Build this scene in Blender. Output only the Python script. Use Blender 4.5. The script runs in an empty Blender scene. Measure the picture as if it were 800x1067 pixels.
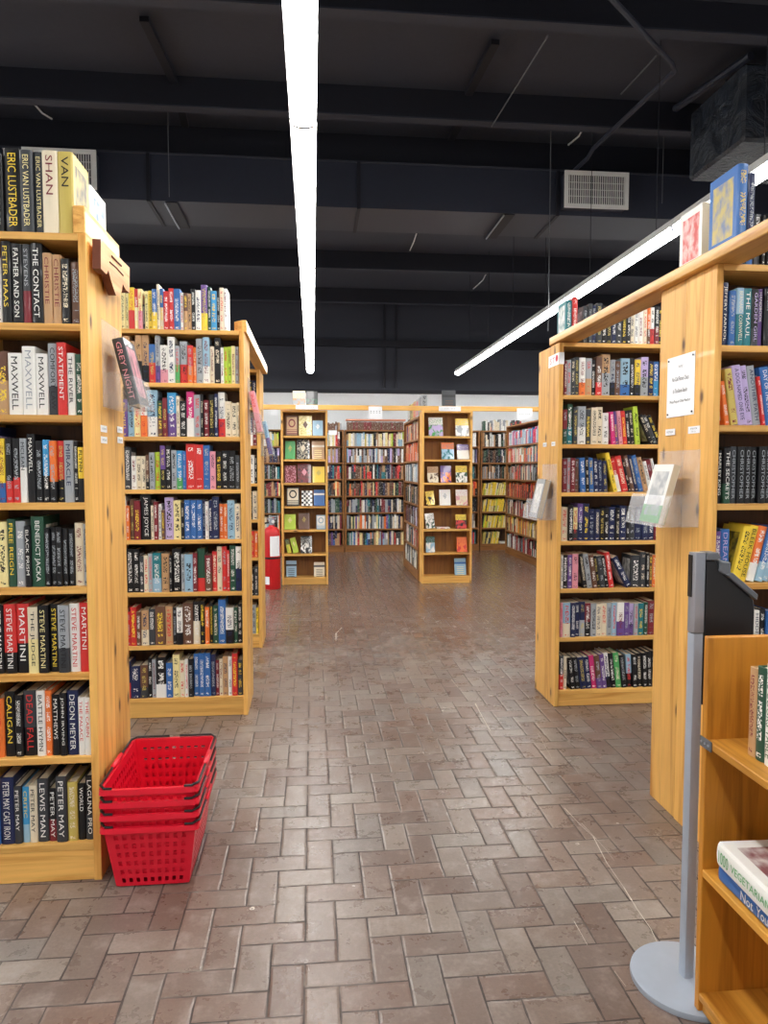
import bpy, bmesh, math, random, re
from mathutils import Matrix, Vector
R = random.Random(7)
S = bpy.context.scene
COL = S.collection
# ---------------------------------------------------------------- camera
F = 740.0; VX, VY, CH = 326.0, 488.0, 1.45
TH = math.atan((533.5 - VY) / F); PS = math.atan((400 - VX) / F * math.cos(TH))
cd = bpy.data.cameras.new('camera'); cam = bpy.data.objects.new('camera', cd); COL.objects.link(cam)
cam.location = (0, 0, CH); cam.rotation_euler = (math.pi / 2 - TH, 0, -PS)
cd.sensor_fit = 'AUTO'; cd.sensor_width = 36.0; cd.lens = F * 36 / 1067; cd.clip_start = .05
S.camera = cam
# ---------------------------------------------------------------- world, exposure
w = bpy.data.worlds.new('world'); S.world = w; w.use_nodes = True
w.node_tree.nodes['Background'].inputs[0].default_value = (0.9, 0.95, 1, 1)
w.node_tree.nodes['Background'].inputs[1].default_value = 0.15
S.view_settings.view_transform = 'Standard'; S.view_settings.look = 'None'
S.view_settings.gamma = 1; S.view_settings.exposure = 1.2; S.view_settings.use_curve_mapping = False
S.cycles.use_denoising = True
S.cycles.max_bounces = 8; S.cycles.transparent_max_bounces = 12
LAMP = 19.0


def at(px, py, X=None, Y=None, Z=None):
    c = ((px - 400) / F, -(py - 533.5) / F, -1.0); a = math.pi / 2 - TH
    x, y, z = c[0], c[1] * math.cos(a) - c[2] * math.sin(a), c[1] * math.sin(a) + c[2] * math.cos(a)
    d = (x * math.cos(PS) + y * math.sin(PS), -x * math.sin(PS) + y * math.cos(PS), z)
    t = X / d[0] if X is not None else Y / d[1] if Y is not None else (Z - CH) / d[2]
    return Vector((d[0] * t, d[1] * t, CH + d[2] * t))


# ---------------------------------------------------------------- materials
def srgb(r, g, b):
    f = lambda v: (v / 255 / 12.92) if v <= 10 else ((v / 255 + .055) / 1.055) ** 2.4
    return (f(r), f(g), f(b), 1)


class NT:
    def __init__(s, name):
        s.m = bpy.data.materials.new(name); s.m.use_nodes = True; s.t = s.m.node_tree
        s.t.nodes.clear(); s.out = s.t.nodes.new('ShaderNodeOutputMaterial')

    def n(s, typ, **k):
        nd = s.t.nodes.new('ShaderNode' + typ)
        for a, v in k.items(): setattr(nd, a, v)
        return nd

    def set(s, inp, v):
        if isinstance(v, bpy.types.NodeSocket): s.t.links.new(v, inp)
        else: inp.default_value = v

    def math(s, op, a, b=0.0, c=None):
        nd = s.n('Math', operation=op); s.set(nd.inputs[0], a); s.set(nd.inputs[1], b)
        if c is not None: s.set(nd.inputs[2], c)
        return nd.outputs[0]

    def mix(s, fac, a, b, mode='MIX'):
        nd = s.n('MixRGB', blend_type=mode); s.set(nd.inputs[0], fac); s.set(nd.inputs[1], a); s.set(nd.inputs[2], b)
        return nd.outputs[0]

    def noise(s, vec, scale, detail=2.0, rough=.5, dist=0.0):
        nd = s.n('TexNoise'); s.set(nd.inputs['Vector'], vec); nd.inputs['Scale'].default_value = scale
        nd.inputs['Detail'].default_value = detail; nd.inputs['Roughness'].default_value = rough
        nd.inputs['Distortion'].default_value = dist
        return nd.outputs[0]

    def ramp(s, fac, stops):
        nd = s.n('ValToRGB'); s.set(nd.inputs[0], fac); e = nd.color_ramp.elements
        while len(e) < len(stops): e.new(.5)
        for i, (p, c) in enumerate(stops): e[i].position = p; e[i].color = c if len(c) == 4 else (*c, 1)
        return nd.outputs[0]

    def comb(s, x, y, z):
        nd = s.n('CombineXYZ')
        for i, v in enumerate((x, y, z)): s.set(nd.inputs[i], v)
        return nd.outputs[0]

    def done(s, base, rough=.5, bump=None, bstr=.3, bdist=.002, **kw):
        p = s.n('BsdfPrincipled'); s.set(p.inputs['Base Color'], base); s.set(p.inputs['Roughness'], rough)
        for k, v in kw.items(): s.set(p.inputs[k.replace('_', ' ')], v)
        if bump is not None:
            b = s.n('Bump'); b.inputs['Strength'].default_value = bstr; b.inputs['Distance'].default_value = bdist
            s.set(b.inputs['Height'], bump); s.t.links.new(b.outputs[0], p.inputs['Normal'])
        s.t.links.new(p.outputs[0], s.out.inputs[0]); return s.m


_pl = {}


def plain(name, col, rough=.5, metal=0.0, noise=.06):
    if name in _pl: return _pl[name]
    t = NT(name); tc = t.n('TexCoord')
    n = t.noise(tc.outputs['Object'], 30, 3)
    c = t.mix(n, (*[min(1, v * (1 - noise)) for v in col[:3]], 1), (*[min(1, v * (1 + noise)) for v in col[:3]], 1))
    _pl[name] = t.done(c, rough, Metallic=metal); return _pl[name]


def emit(name, col, st):
    t = NT(name); e = t.n('Emission'); e.inputs[0].default_value = col; e.inputs[1].default_value = st
    t.t.links.new(e.outputs[0], t.out.inputs[0]); return t.m


def wood(name, axis, light, dark, knots=True, rough=.5):
    t = NT(name); tc = t.n('TexCoord'); oi = t.n('ObjectInfo')
    mp = t.n('Mapping'); t.set(mp.inputs['Vector'], tc.outputs['Object'])
    sc = [9, 9, 9]; sc[axis] = .55; mp.inputs['Scale'].default_value = sc
    off = t.comb(t.math('MULTIPLY', oi.outputs['Random'], 37.0), t.math('MULTIPLY', oi.outputs['Random'], 91.0), t.math('MULTIPLY', oi.outputs['Random'], 53.0))
    va = t.n('VectorMath', operation='ADD'); t.set(va.inputs[0], mp.outputs[0]); t.set(va.inputs[1], off)
    g = t.noise(va.outputs[0], 1.6, 4, .6, 1.2)
    fine = t.noise(va.outputs[0], 9.0, 2, .5)
    c = t.ramp(g, [(.3, dark), (.5, light), (.72, tuple(min(1, v * 1.12) for v in light[:3]))])
    c = t.mix(.12, c, t.ramp(fine, [(.35, tuple(v * .5 for v in dark[:3])), (.65, light)]))
    tone = t.math('MULTIPLY_ADD', oi.outputs['Random'], .28, .84)
    hs = t.n('HueSaturation'); t.set(hs.inputs['Color'], c); t.set(hs.inputs['Value'], tone); hs.inputs['Saturation'].default_value = 1.05
    c = hs.outputs[0]
    if knots:
        mk = t.n('Mapping'); t.set(mk.inputs['Vector'], tc.outputs['Object'])
        s2 = [.3, 7.0, 3.2] if axis == 2 else [3.0, .3, 9.0] if axis == 0 else [6, 3, .3]; mk.inputs['Scale'].default_value = s2
        vb = t.n('VectorMath', operation='ADD'); t.set(vb.inputs[0], mk.outputs[0]); t.set(vb.inputs[1], off)
        vo = t.n('TexVoronoi'); vo.inputs['Scale'].default_value = 1.0
        if axis == 2:
            sy = t.n('SeparateXYZ'); t.set(sy.inputs[0], vb.outputs[0]); vo.voronoi_dimensions = '2D'; t.set(vo.inputs['Vector'], t.comb(sy.outputs[1], sy.outputs[2], 0.0))
        else: t.set(vo.inputs['Vector'], vb.outputs[0])
        k = t.ramp(vo.outputs['Distance'], [(.04, (1, 1, 1)), (.075, (.55, .55, .55)), (.11, (.12, .12, .12)), (.2, (0, 0, 0))])
        sel = t.n('SeparateColor'); t.set(sel.inputs[0], vo.outputs['Color'])
        k = t.math('MULTIPLY', k, t.math('GREATER_THAN', sel.outputs[0], .55))
        c = t.mix(k, c, (dark[0] * .22, dark[1] * .2, dark[2] * .2, 1))
    return t.done(c, rough, fine, .12, .001, **{'Coat Weight': .06})


PL, PD = srgb(228, 179, 106), srgb(190, 131, 64)
WX, WY, WZ = [wood('honey_pine_grain_' + 'xyz'[a], a, PL, PD) for a in range(3)]
BK = wood('brown_plywood', 2, srgb(150, 104, 56), srgb(112, 72, 36), False, .6)
BKD = wood('dark_stained_plywood', 2, srgb(92, 60, 34), srgb(62, 38, 20), False, .6)  # back plywood darkened: shade behind the books is put into its colour
ZX = wood('amber_pine_x', 0, srgb(205, 148, 72), srgb(162, 104, 42), False)
ZY = wood('amber_pine_y', 1, srgb(214, 158, 84), srgb(176, 118, 52), True)
ZZ = wood('amber_pine_z', 2, srgb(190, 130, 58), srgb(140, 88, 34), False)
DX = wood('dark_pine_x', 0, srgb(150, 104, 62), srgb(110, 70, 38), False)
CARVE = wood('reddish_carved_wood', 1, srgb(224, 172, 118), srgb(190, 128, 80), False)
CARVED = plain('burnt_wood_edge', srgb(105, 52, 30), .6)
BLACK = plain('black_ceiling_paint', srgb(52, 56, 68), .65, 0, .12)
BEAMM = plain('black_beam_paint', srgb(17, 20, 33), .6, 0, .1)
DUCTM = plain('black_duct_paint', srgb(42, 47, 62), .5, 0, .1)
WALLW = plain('white_wall_paint', srgb(236, 240, 243), .7)
WHITE = plain('white_enamel', srgb(228, 230, 230), .4)
PAPER = plain('white_paper', srgb(240, 243, 247), .6, 0, .01)
INK = plain('black_ink', srgb(45, 46, 55), .6)
STEEL = plain('brushed_silver', srgb(165, 172, 184), .35, .75)
SILVER = plain('silver_paint', srgb(168, 178, 192), .4, .25)
PLASB = plain('black_plastic', srgb(24, 25, 28), .35)
GREYP = plain('dark_grey_plastic', srgb(92, 96, 102), .4)
REDP = plain('red_plastic', srgb(222, 22, 48), .3)
REDE = plain('red_enamel', srgb(196, 22, 28), .3)
PAGE = plain('page_paper', srgb(214, 202, 178), .8, 0, .12)
TUBE = emit('lit_diffuser', (1, .985, .95, 1), LAMP)


def acrylic():
    t = NT('clear_acrylic'); tr = t.n('BsdfTransparent'); tr.inputs[0].default_value = (.985, .985, .99, 1)
    gl = t.n('BsdfPrincipled'); gl.inputs['Roughness'].default_value = .15; gl.inputs['Base Color'].default_value = (.85, .88, .92, 1)
    tc = t.n('TexCoord'); n = t.noise(tc.outputs['Object'], 22, 3)
    f = t.n('Fresnel'); f.inputs[0].default_value = 1.6
    k = t.math('MULTIPLY_ADD', n, .10, t.math('MULTIPLY_ADD', f.outputs[0], .22, .0))
    mx = t.n('MixShader'); t.set(mx.inputs[0], k); t.t.links.new(tr.outputs[0], mx.inputs[1]); t.t.links.new(gl.outputs[0], mx.inputs[2])
    t.t.links.new(mx.outputs[0], t.out.inputs[0]); return t.m


ACR = acrylic()


def floor_mat():
    t = NT('brick_pavers'); ge = t.n('NewGeometry'); sp = t.n('SeparateXYZ'); t.set(sp.inputs[0], ge.outputs['Position'])
    W = .0985
    wob = t.noise(ge.outputs['Position'], 9.0, 2)
    wx = t.math('MULTIPLY_ADD', wob, .05, 500.31); wy = t.math('MULTIPLY_ADD', wob, -.05, 500.62)
    u = t.math('ADD', t.math('DIVIDE', sp.outputs[0], W), wx); v = t.math('ADD', t.math('DIVIDE', sp.outputs[1], W), wy)
    i = t.math('FLOOR', u); j = t.math('FLOOR', v); fu = t.math('SUBTRACT', u, i); fv = t.math('SUBTRACT', v, j)
    k = t.math('MODULO', t.math('ADD', i, j), 4.0)
    eq = lambda q: t.math('COMPARE', k, float(q), .1)
    k0, k1, k2, k3 = eq(0), eq(1), eq(2), eq(3)
    ai = t.math('SUBTRACT', i, k1); aj = t.math('SUBTRACT', j, k3)
    # distances to the mortared edges (a large number where a brick runs on)
    big = lambda d, q: t.math('ADD', d, t.math('MULTIPLY', q, 9.0))
    dl = big(fu, k1); dr = big(t.math('SUBTRACT', 1.0, fu), k0)
    db = big(fv, k3); dt = big(t.math('SUBTRACT', 1.0, fv), k2)
    d = t.math('MINIMUM', t.math('MINIMUM', dl, dr), t.math('MINIMUM', db, dt))
    wn = t.n('TexWhiteNoise', noise_dimensions='3D'); t.set(wn.inputs['Vector'], t.comb(ai, aj, 3.0))
    rv = wn.outputs['Value']
    brick = t.ramp(rv, [(0, srgb(110, 92, 84)), (.3, srgb(136, 124, 116)), (.55, srgb(126, 106, 96)), (.8, srgb(148, 137, 128)), (1, srgb(124, 117, 112))])
    pos = ge.outputs['Position']
    sp1 = t.noise(pos, 90, 4, .75); sp2 = t.noise(pos, .75, 4, .6, .4); sp3 = t.noise(pos, 9, 4, .7)
    brick = t.mix(t.math('MULTIPLY', t.ramp(sp1, [(.3, (.05, .05, .05)), (.75, (.95, .95, .95))]), .42), brick, srgb(70, 58, 52), 'MIX')
    stain = t.ramp(sp2, [(.42, (0, 0, 0)), (.6, (1, 1, 1))])
    brick = t.mix(t.math('MULTIPLY', stain, .55), brick, srgb(94, 66, 50))
    pale = t.ramp(sp3, [(.52, (0, 0, 0)), (.72, (1, 1, 1))])
    brick = t.mix(t.math('MULTIPLY', pale, .35), brick, srgb(176, 166, 158))
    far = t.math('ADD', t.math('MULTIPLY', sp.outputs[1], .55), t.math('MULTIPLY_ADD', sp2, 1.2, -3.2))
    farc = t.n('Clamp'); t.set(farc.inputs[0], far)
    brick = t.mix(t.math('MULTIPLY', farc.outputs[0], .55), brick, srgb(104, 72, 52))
    jn = t.noise(pos, 14, 3, .7)
    jw = t.math('MULTIPLY_ADD', jn, .06, -.002)
    mort = t.math('LESS_THAN', d, jw)
    mc = t.ramp(t.noise(pos, 4, 3, .7), [(.45, srgb(52, 42, 38)), (.6, srgb(84, 74, 68)), (.74, srgb(165, 152, 140))])
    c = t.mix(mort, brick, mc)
    # dropped chips and scratches of pale paint
    vo = t.n('TexVoronoi'); t.set(vo.inputs['Vector'], pos); vo.inputs['Scale'].default_value = 6.5
    se = t.n('SeparateColor'); t.set(se.inputs[0], vo.outputs['Color'])
    chip = t.math('MULTIPLY', t.math('LESS_THAN', vo.outputs['Distance'], t.math('MULTIPLY', se.outputs[1], .07)), t.math('GREATER_THAN', se.outputs[0], .55))
    chip = t.math('MULTIPLY', chip, t.math('GREATER_THAN', sp1, .47))
    c = t.mix(t.math('MULTIPLY', chip, .8), c, srgb(215, 208, 198))
    h = t.math('MINIMUM', d, .09)
    h = t.math('MULTIPLY_ADD', sp1, .045, h)
    h = t.math('MULTIPLY_ADD', rv, .03, h)
    rough = t.math('MULTIPLY_ADD', sp3, .3, t.math('MULTIPLY_ADD', farc.outputs[0], -.07, .15))
    rough = t.math('ADD', rough, t.math('MULTIPLY', mort, .3))
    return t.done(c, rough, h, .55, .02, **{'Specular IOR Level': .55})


FLOORM = floor_mat()

PALC = dict(k=('black', (17, 17, 21)), n=('navy', (28, 38, 78)), b=('blue', (52, 104, 172)), t=('pale blue', (148, 184, 206)), c=('bright blue', (60, 150, 205)),
            g=('green', (80, 165, 95)), G=('dark green', (38, 78, 60)), l=('lime green', (178, 206, 62)), r=('red', (208, 52, 50)), m=('maroon', (122, 36, 46)),
            o=('orange', (232, 118, 52)), y=('yellow', (240, 208, 64)), Y=('cream yellow', (236, 222, 160)), w=('white', (234, 233, 228)), s=('silver grey', (160, 166, 172)),
            d=('charcoal', (56, 59, 64)), p=('pink', (222, 150, 165)), M=('magenta', (205, 48, 118)), P=('purple', (104, 74, 140)), v=('lavender', (188, 170, 214)), B=('brown', (104, 72, 56)),
            T=('tan', (190, 150, 108)), e=('cream', (226, 214, 188)), q=('teal', (36, 120, 130)), O=('gold', (196, 176, 92)))


def pc(ch): return srgb(*PALC[ch][1])


def attr(t, name, out='Color'):
    a = t.n('Attribute'); a.attribute_type = 'OBJECT'; a.attribute_name = name
    return a.outputs[out]


def cover_mat():
    """spine and boards of a book; colours come from the book itself"""
    t = NT('printed_book_cover'); tc = t.n('TexCoord'); sp = t.n('SeparateXYZ'); t.set(sp.inputs[0], tc.outputs['Object'])
    x, y, z = sp.outputs
    c1, c2, c3 = attr(t, 'c1'), attr(t, 'c2'), attr(t, 'c3')
    split, asp, seed, lett = attr(t, 'split', 'Fac'), attr(t, 'asp', 'Fac'), attr(t, 'seed', 'Fac'), attr(t, 'lett', 'Fac')
    base = t.mix(t.math('LESS_THAN', z, split), c1, c2)
    art = t.noise(t.comb(t.math('ADD', y, seed), 0.0, z), 5.0, 3)
    pan = t.math('MULTIPLY', t.math('LESS_THAN', t.math('ABSOLUTE', t.math('SUBTRACT', y, .52)), .36), t.math('LESS_THAN', t.math('ABSOLUTE', t.math('SUBTRACT', z, .5)), .38))
    side = t.math('GREATER_THAN', y, .06)
    base = t.mix(t.math('MULTIPLY', t.math('MULTIPLY', side, pan), t.ramp(art, [(.35, (.25, .25, .25)), (.6, (.9, .9, .9))])), base, c3)
    u = t.math('MULTIPLY', z, t.math('MULTIPLY', asp, 1.5))
    n = t.noise(t.comb(t.math('MULTIPLY', x, 4.6), seed, t.math('MULTIPLY', u, 3.4)), 1.5, 1.0)
    glyph = t.math('GREATER_THAN', n, .515)
    word = t.noise(t.comb(seed, t.math('MULTIPLY', z, 5.0), 2.0), 1.0, 0)
    inz = t.math('MULTIPLY', t.math('GREATER_THAN', z, .22), t.math('LESS_THAN', z, .92))
    logo = t.math('MULTIPLY', t.math('GREATER_THAN', z, .04), t.math('LESS_THAN', z, .085))
    zone = t.math('MAXIMUM', t.math('MULTIPLY', inz, t.math('GREATER_THAN', word, .40)), logo)
    inx = t.math('LESS_THAN', t.math('ABSOLUTE', t.math('SUBTRACT', x, .5)), .26)
    mask = t.math('MULTIPLY', t.math('MULTIPLY', zone, inx), t.math('MULTIPLY', glyph, t.math('LESS_THAN', y, .05)))
    base = t.mix(t.math('MULTIPLY', mask, lett), base, c3)
    return t.done(base, .42, **{'Coat Weight': .08, 'Specular IOR Level': .4})


COVER = cover_mat()


def art_mat(kind):
    """front cover design for books shown face out"""
    t = NT('front_cover_' + kind); tc = t.n('TexCoord'); sp = t.n('SeparateXYZ'); t.set(sp.inputs[0], tc.outputs['Object'])
    x, y, z = sp.outputs; c1, c2, c3 = attr(t, 'c1'), attr(t, 'c2'), attr(t, 'c3'); seed = attr(t, 'seed', 'Fac')
    frame = t.math('GREATER_THAN', t.math('MAXIMUM', t.math('ABSOLUTE', t.math('SUBTRACT', x, .5)), t.math('ABSOLUTE', t.math('SUBTRACT', z, .5))), .43)
    if kind == 'circle':
        dx = t.math('SUBTRACT', x, .5); dz = t.math('MULTIPLY', t.math('SUBTRACT', z, .62), 1.4)
        r = t.math('SQRT', t.math('ADD', t.math('MULTIPLY', dx, dx), t.math('MULTIPLY', dz, dz)))
        f = t.math('MULTIPLY', t.math('GREATER_THAN', r, .2), t.math('LESS_THAN', r, .3))
        bars = t.math('MULTIPLY', t.math('LESS_THAN', z, .3), t.math('GREATER_THAN', t.math('SINE', t.math('MULTIPLY', z, 70.0)), .1))
        c = t.mix(t.math('MAXIMUM', f, bars), c1, c2); c = t.mix(frame, c, c3)
    elif kind == 'checker':
        ck = t.n('TexChecker'); t.set(ck.inputs['Vector'], t.comb(x, 0.1, t.math('MULTIPLY', z, 1.4))); ck.inputs['Scale'].default_value = 5
        t.set(ck.inputs[1], c1); t.set(ck.inputs[2], c2); c = ck.outputs[0]
    elif kind == 'band':
        f = t.math('MULTIPLY', t.math('GREATER_THAN', z, .66), t.math('LESS_THAN', z, .78))
        ln = t.math('MULTIPLY', t.math('LESS_THAN', z, .5), t.math('GREATER_THAN', t.math('SINE', t.math('MULTIPLY', z, 55.0)), .6))
        c = t.mix(f, c1, c2); c = t.mix(t.math('MULTIPLY', ln, t.math('LESS_THAN', t.math('ABSOLUTE', t.math('SUBTRACT', x, .5)), .3)), c, c3)
    elif kind == 'ornate':
        n = t.noise(t.comb(t.math('ADD', x, seed), 0.0, t.math('MULTIPLY', z, 1.4)), 9.0, 3, .6, 1.0)
        c = t.ramp(n, [(.4, (0, 0, 0)), (.5, (1, 1, 1))]); c = t.mix(c, c1, c2)
        f = t.math('LESS_THAN', t.math('ADD', t.math('ABSOLUTE', t.math('SUBTRACT', x, .5)), t.math('ABSOLUTE', t.math('SUBTRACT', z, .55))), .2)
        c = t.mix(f, c, c3)
    elif kind == 'emblem':
        f = t.math('LESS_THAN', t.math('ADD', t.math('ABSOLUTE', t.math('SUBTRACT', x, .5)), t.math('ABSOLUTE', t.math('SUBTRACT', z, .6))), .2)
        n = t.noise(t.comb(t.math('ADD', x, seed), 0.0, z), 22.0, 1)
        c = t.mix(t.math('MULTIPLY', f, t.math('GREATER_THAN', n, .48)), c1, c2)
    else:  # picture: title block over a picture
        n = t.noise(t.comb(t.math('ADD', x, seed), 0.0, z), 3.5, 2, .5, .6)
        pic = t.ramp(n, [(.42, (0, 0, 0)), (.52, (1, 1, 1))])
        c = t.mix(pic, c2, c3); g = t.noise(t.comb(t.math('ADD', x, seed), 3.0, t.math('MULTIPLY', z, 2.0)), 16.0, 1)
        c = t.mix(t.math('GREATER_THAN', z, .6), c, t.mix(t.math('GREATER_THAN', g, .58), c1, c2))
        edge = t.math('GREATER_THAN', z, .92); c = t.mix(edge, c, c1)
    return t.done(c, .35, **{'Coat Weight': .2})


ARTS = {k: art_mat(k) for k in ('circle', 'checker', 'band', 'ornate', 'emblem', 'picture')}


# ---------------------------------------------------------------- mesh helpers
class MB:
    def __init__(s): s.v = []; s.f = []; s.mi = []; s.mats = []; s.cols = []; s.col = None

    def m(s, mat):
        if mat not in s.mats: s.mats.append(mat)
        return s.mats.index(mat)

    def add(s, vs, fs, mat):
        b = len(s.v); s.v += [tuple(v) for v in vs]; k = s.m(mat)
        for f in fs: s.f.append([b + i for i in f]); s.mi.append(k); s.cols.append(s.col)

    def box(s, x0, y0, z0, x1, y1, z1, mat, M=None, cz=0):
        vs = [Vector((x, y, z)) for z in (z0, z1) for y in (y0, y1) for x in (x0, x1)]
        if M is not None: vs = [M @ v for v in vs]
        s.add(vs, [(0, 2, 3, 1), (4, 5, 7, 6), (0, 1, 5, 4), (2, 6, 7, 3), (0, 4, 6, 2), (1, 3, 7, 5)], mat)

    def prism(s, pts, ax, a, b, mat, matside=None):
        """pts: outline in the plane normal to axis ax; extruded from a to b"""
        n = len(pts)

        def mk(p, h):
            l = list(p); l.insert(ax, h); return l
        vs = [mk(p, a) for p in pts] + [mk(p, b) for p in pts]
        s.add(vs, [list(range(n))[::-1], [n + i for i in range(n)]], mat)
        s.add(vs, [(i, (i + 1) % n, n + (i + 1) % n, n + i) for i in range(n)], matside or mat)

    def tube(s, pts, r, mat, seg=10, cap=True):
        pts = [Vector(p) for p in pts]; rings = []
        for i, p in enumerate(pts):
            d = (pts[min(i + 1, len(pts) - 1)] - pts[max(i - 1, 0)]).normalized()
            a = d.orthogonal().normalized() if not rings else (pa - d * pa.dot(d)).normalized()
            pa = a; b = d.cross(a); rr = r[i] if isinstance(r, (list, tuple)) else r
            rings.append([p + (a * math.cos(q) + b * math.sin(q)) * rr for q in [2 * math.pi * k / seg for k in range(seg)]])
        vs = [v for g in rings for v in g]; fs = []
        for i in range(len(rings) - 1):
            for k in range(seg): fs.append((i * seg + k, i * seg + (k + 1) % seg, (i + 1) * seg + (k + 1) % seg, (i + 1) * seg + k))
        if cap: fs += [list(range(seg))[::-1], [(len(rings) - 1) * seg + k for k in range(seg)]]
        s.add(vs, fs, mat)

    def lathe(s, prof, c, mat, seg=28):
        vs = []; fs = []
        for r, z in prof:
            for k in range(seg): q = 2 * math.pi * k / seg; vs.append((c[0] + r * math.cos(q), c[1] + r * math.sin(q), c[2] + z))
        for i in range(len(prof) - 1):
            for k in range(seg): fs.append((i * seg + k, i * seg + (k + 1) % seg, (i + 1) * seg + (k + 1) % seg, (i + 1) * seg + k))
        fs += [list(range(seg))[::-1], [(len(prof) - 1) * seg + k for k in range(seg)]]
        s.add(vs, fs, mat)

    def mesh(s, name, bevel=0, smooth=False):
        me = bpy.data.meshes.new(name); me.from_pydata(s.v, [], s.f)
        for m in s.mats: me.materials.append(m)
        me.polygons.foreach_set('material_index', s.mi)
        if any(c is not None for c in s.cols):
            ca = me.color_attributes.new('paint', 'FLOAT_COLOR', 'CORNER'); k = 0; arr = []
            for p, c in zip(me.polygons, s.cols): arr += list(c or (1, 1, 1, 1)) * p.loop_total
            ca.data.foreach_set('color', arr)
        if bevel:
            bm = bmesh.new(); bm.from_mesh(me); bmesh.ops.remove_doubles(bm, verts=bm.verts, dist=1e-6)
            bmesh.ops.bevel(bm, geom=[e for e in bm.edges if len(e.link_faces) == 2 and e.calc_face_angle(0) > .5], offset=bevel, segments=1, affect='EDGES', clamp_overlap=True)
            bm.to_mesh(me); bm.free()
        if smooth:
            for p in me.polygons: p.use_smooth = True
            me.set_sharp_from_angle(angle=math.radians(40))
        me.update(); return me

    def build(s, name, parent=None, bevel=0, smooth=False, loc=None):
        o = bpy.data.objects.new(name, s.mesh(name, bevel, smooth)); COL.objects.link(o)
        if parent is not None: o.parent = parent
        if loc: o.location = loc
        return o


def tag(o, label=None, cat=None, group=None, kind=None):
    if label: o['label'] = label
    if cat: o['category'] = cat
    if group: o['group'] = group
    if kind: o['kind'] = kind
    return o


def empty(name, loc=(0, 0, 0), rz=0):
    o = bpy.data.objects.new(name, None); o.location = loc; o.rotation_euler = (0, 0, rz); o.empty_display_size = .05
    COL.objects.link(o); return o


def textmesh(s, mat):
    cu = bpy.data.curves.new('t', 'FONT'); cu.body = s; cu.align_x = 'CENTER'; cu.align_y = 'CENTER'; cu.resolution_u = 2
    o = bpy.data.objects.new('t', cu); COL.objects.link(o)
    bpy.context.view_layer.update()
    me = bpy.data.meshes.new_from_object(o); bpy.data.objects.remove(o); bpy.data.curves.remove(cu)
    me.materials.clear(); me.materials.append(mat); me.name = 'lettering'
    return me


def text_obj(s, parent, o, ux, uy, height, width, mat, name='lettering'):
    """flat text fitted into width x height, centred at o, running along ux, up along uy (in the parent's frame)"""
    me = textmesh(s, mat)
    xs = [v.co.x for v in me.vertices]; ys = [v.co.y for v in me.vertices]
    cx, cy = (min(xs) + max(xs)) / 2, (min(ys) + max(ys)) / 2; sx = width / (max(xs) - min(xs)); sy = height / (max(ys) - min(ys))
    ux, uy, o = Vector(ux), Vector(uy), Vector(o)
    for v in me.vertices: v.co = o + ux * ((v.co.x - cx) * sx) + uy * ((v.co.y - cy) * sy)
    ob = bpy.data.objects.new(name, me); COL.objects.link(ob)
    if parent is not None: ob.parent = parent
    return ob


# ---------------------------------------------------------------- the room
def struct(name, fn):
    b = MB(); fn(b); return tag(b.build(name), kind='structure')


XL, XR, YB, YF, ZC = -6.5, 7.5, -4.0, 12.9, 4.45
struct('floor', lambda b: b.box(XL, YB, -.1, XR, YF, 0, FLOORM))
struct('ceiling', lambda b: b.box(XL, YB, ZC, XR, YF + .1, ZC + .1, BLACK))


def wall(x0, y0, x1, y1):
    def f(b):
        b.box(x0, y0, 0, x1, y1, 2.80, WALLW); b.box(x0, y0, 2.80, x1, y1, ZC, BLACK)
    return f


struct('wall_back', wall(XL, YF, XR, YF + .1))
struct('wall_left', wall(XL - .1, YB, XL, YF + .1))
struct('wall_right', wall(XR, YB, XR + .1, YF + .1))
struct('wall_front', wall(XL, YB - .1, XR, YB))


def girts(b):
    b.box(XL, YF - .10, 3.62, XR, YF - .001, 3.74, BEAMM)
    b.box(XL, YF - .05, 2.80, XR, YF - .001, 2.86, BEAMM)


struct('trim_1', girts)
# roof purlins: dark boards on edge with a flange along the bottom
for k, (yy, zb) in enumerate(((1.4, 4.25), (3.1, 4.26), (4.53, 4.264), (5.76, 4.232), (6.576, 4.216), (8.3, 4.3), (10.01, 4.216), (12.05, 4.23))):
    b = MB(); b.box(XL, yy, zb, XR, yy + .025, ZC - .001, BEAMM); b.box(XL, yy - .005, zb - .012, XR, yy + .09, zb, BLACK)
    tag(b.build('ceiling_beam'), None, None, None, 'structure')
for k, xx in enumerate((1.29, 1.50)):
    b = MB(); b.tube([(xx, YF - .06, 2.9), (xx, YF - .06, ZC)], .022, BEAMM); b.build('wall_column')['kind'] = 'structure'

def scratches(b):
    dust = plain('pale_scratch', srgb(205, 196, 184), .7, 0, .2)
    for px, wd in (([(588, 842), (603, 858), (618, 872), (632, 899), (650, 925), (664, 948), (678, 968), (688, 990)], .0035), ([(606, 858), (630, 884), (640, 897)], .002),
                   ([(495, 733), (503, 748), (511, 762)], .007), ([(356, 654), (350, 660), (350, 668)], .008), ([(470, 708), (482, 722)], .003), ([(640, 1012), (652, 1028)], .002), ([(560, 764), (575, 790)], .002), ([(598, 960), (612, 985)], .002)):
        p = [at(x, y, Z=0) for x, y in px]
        for a_, c_ in zip(p, p[1:]):
            d = (c_ - a_).normalized(); n = Vector((-d.y, d.x, 0)) * wd * R.uniform(.3, .7); a2 = a_ - d * wd * .2
            b.add([(a2.x - n.x, a2.y - n.y, .0006), (c_.x - n.x * .6, c_.y - n.y * .6, .0006), (c_.x + n.x * .6, c_.y + n.y * .6, .0006), (a2.x + n.x, a2.y + n.y, .0006)], [(0, 1, 2, 3)], dust)


struct('floor_marking', scratches)
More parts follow.
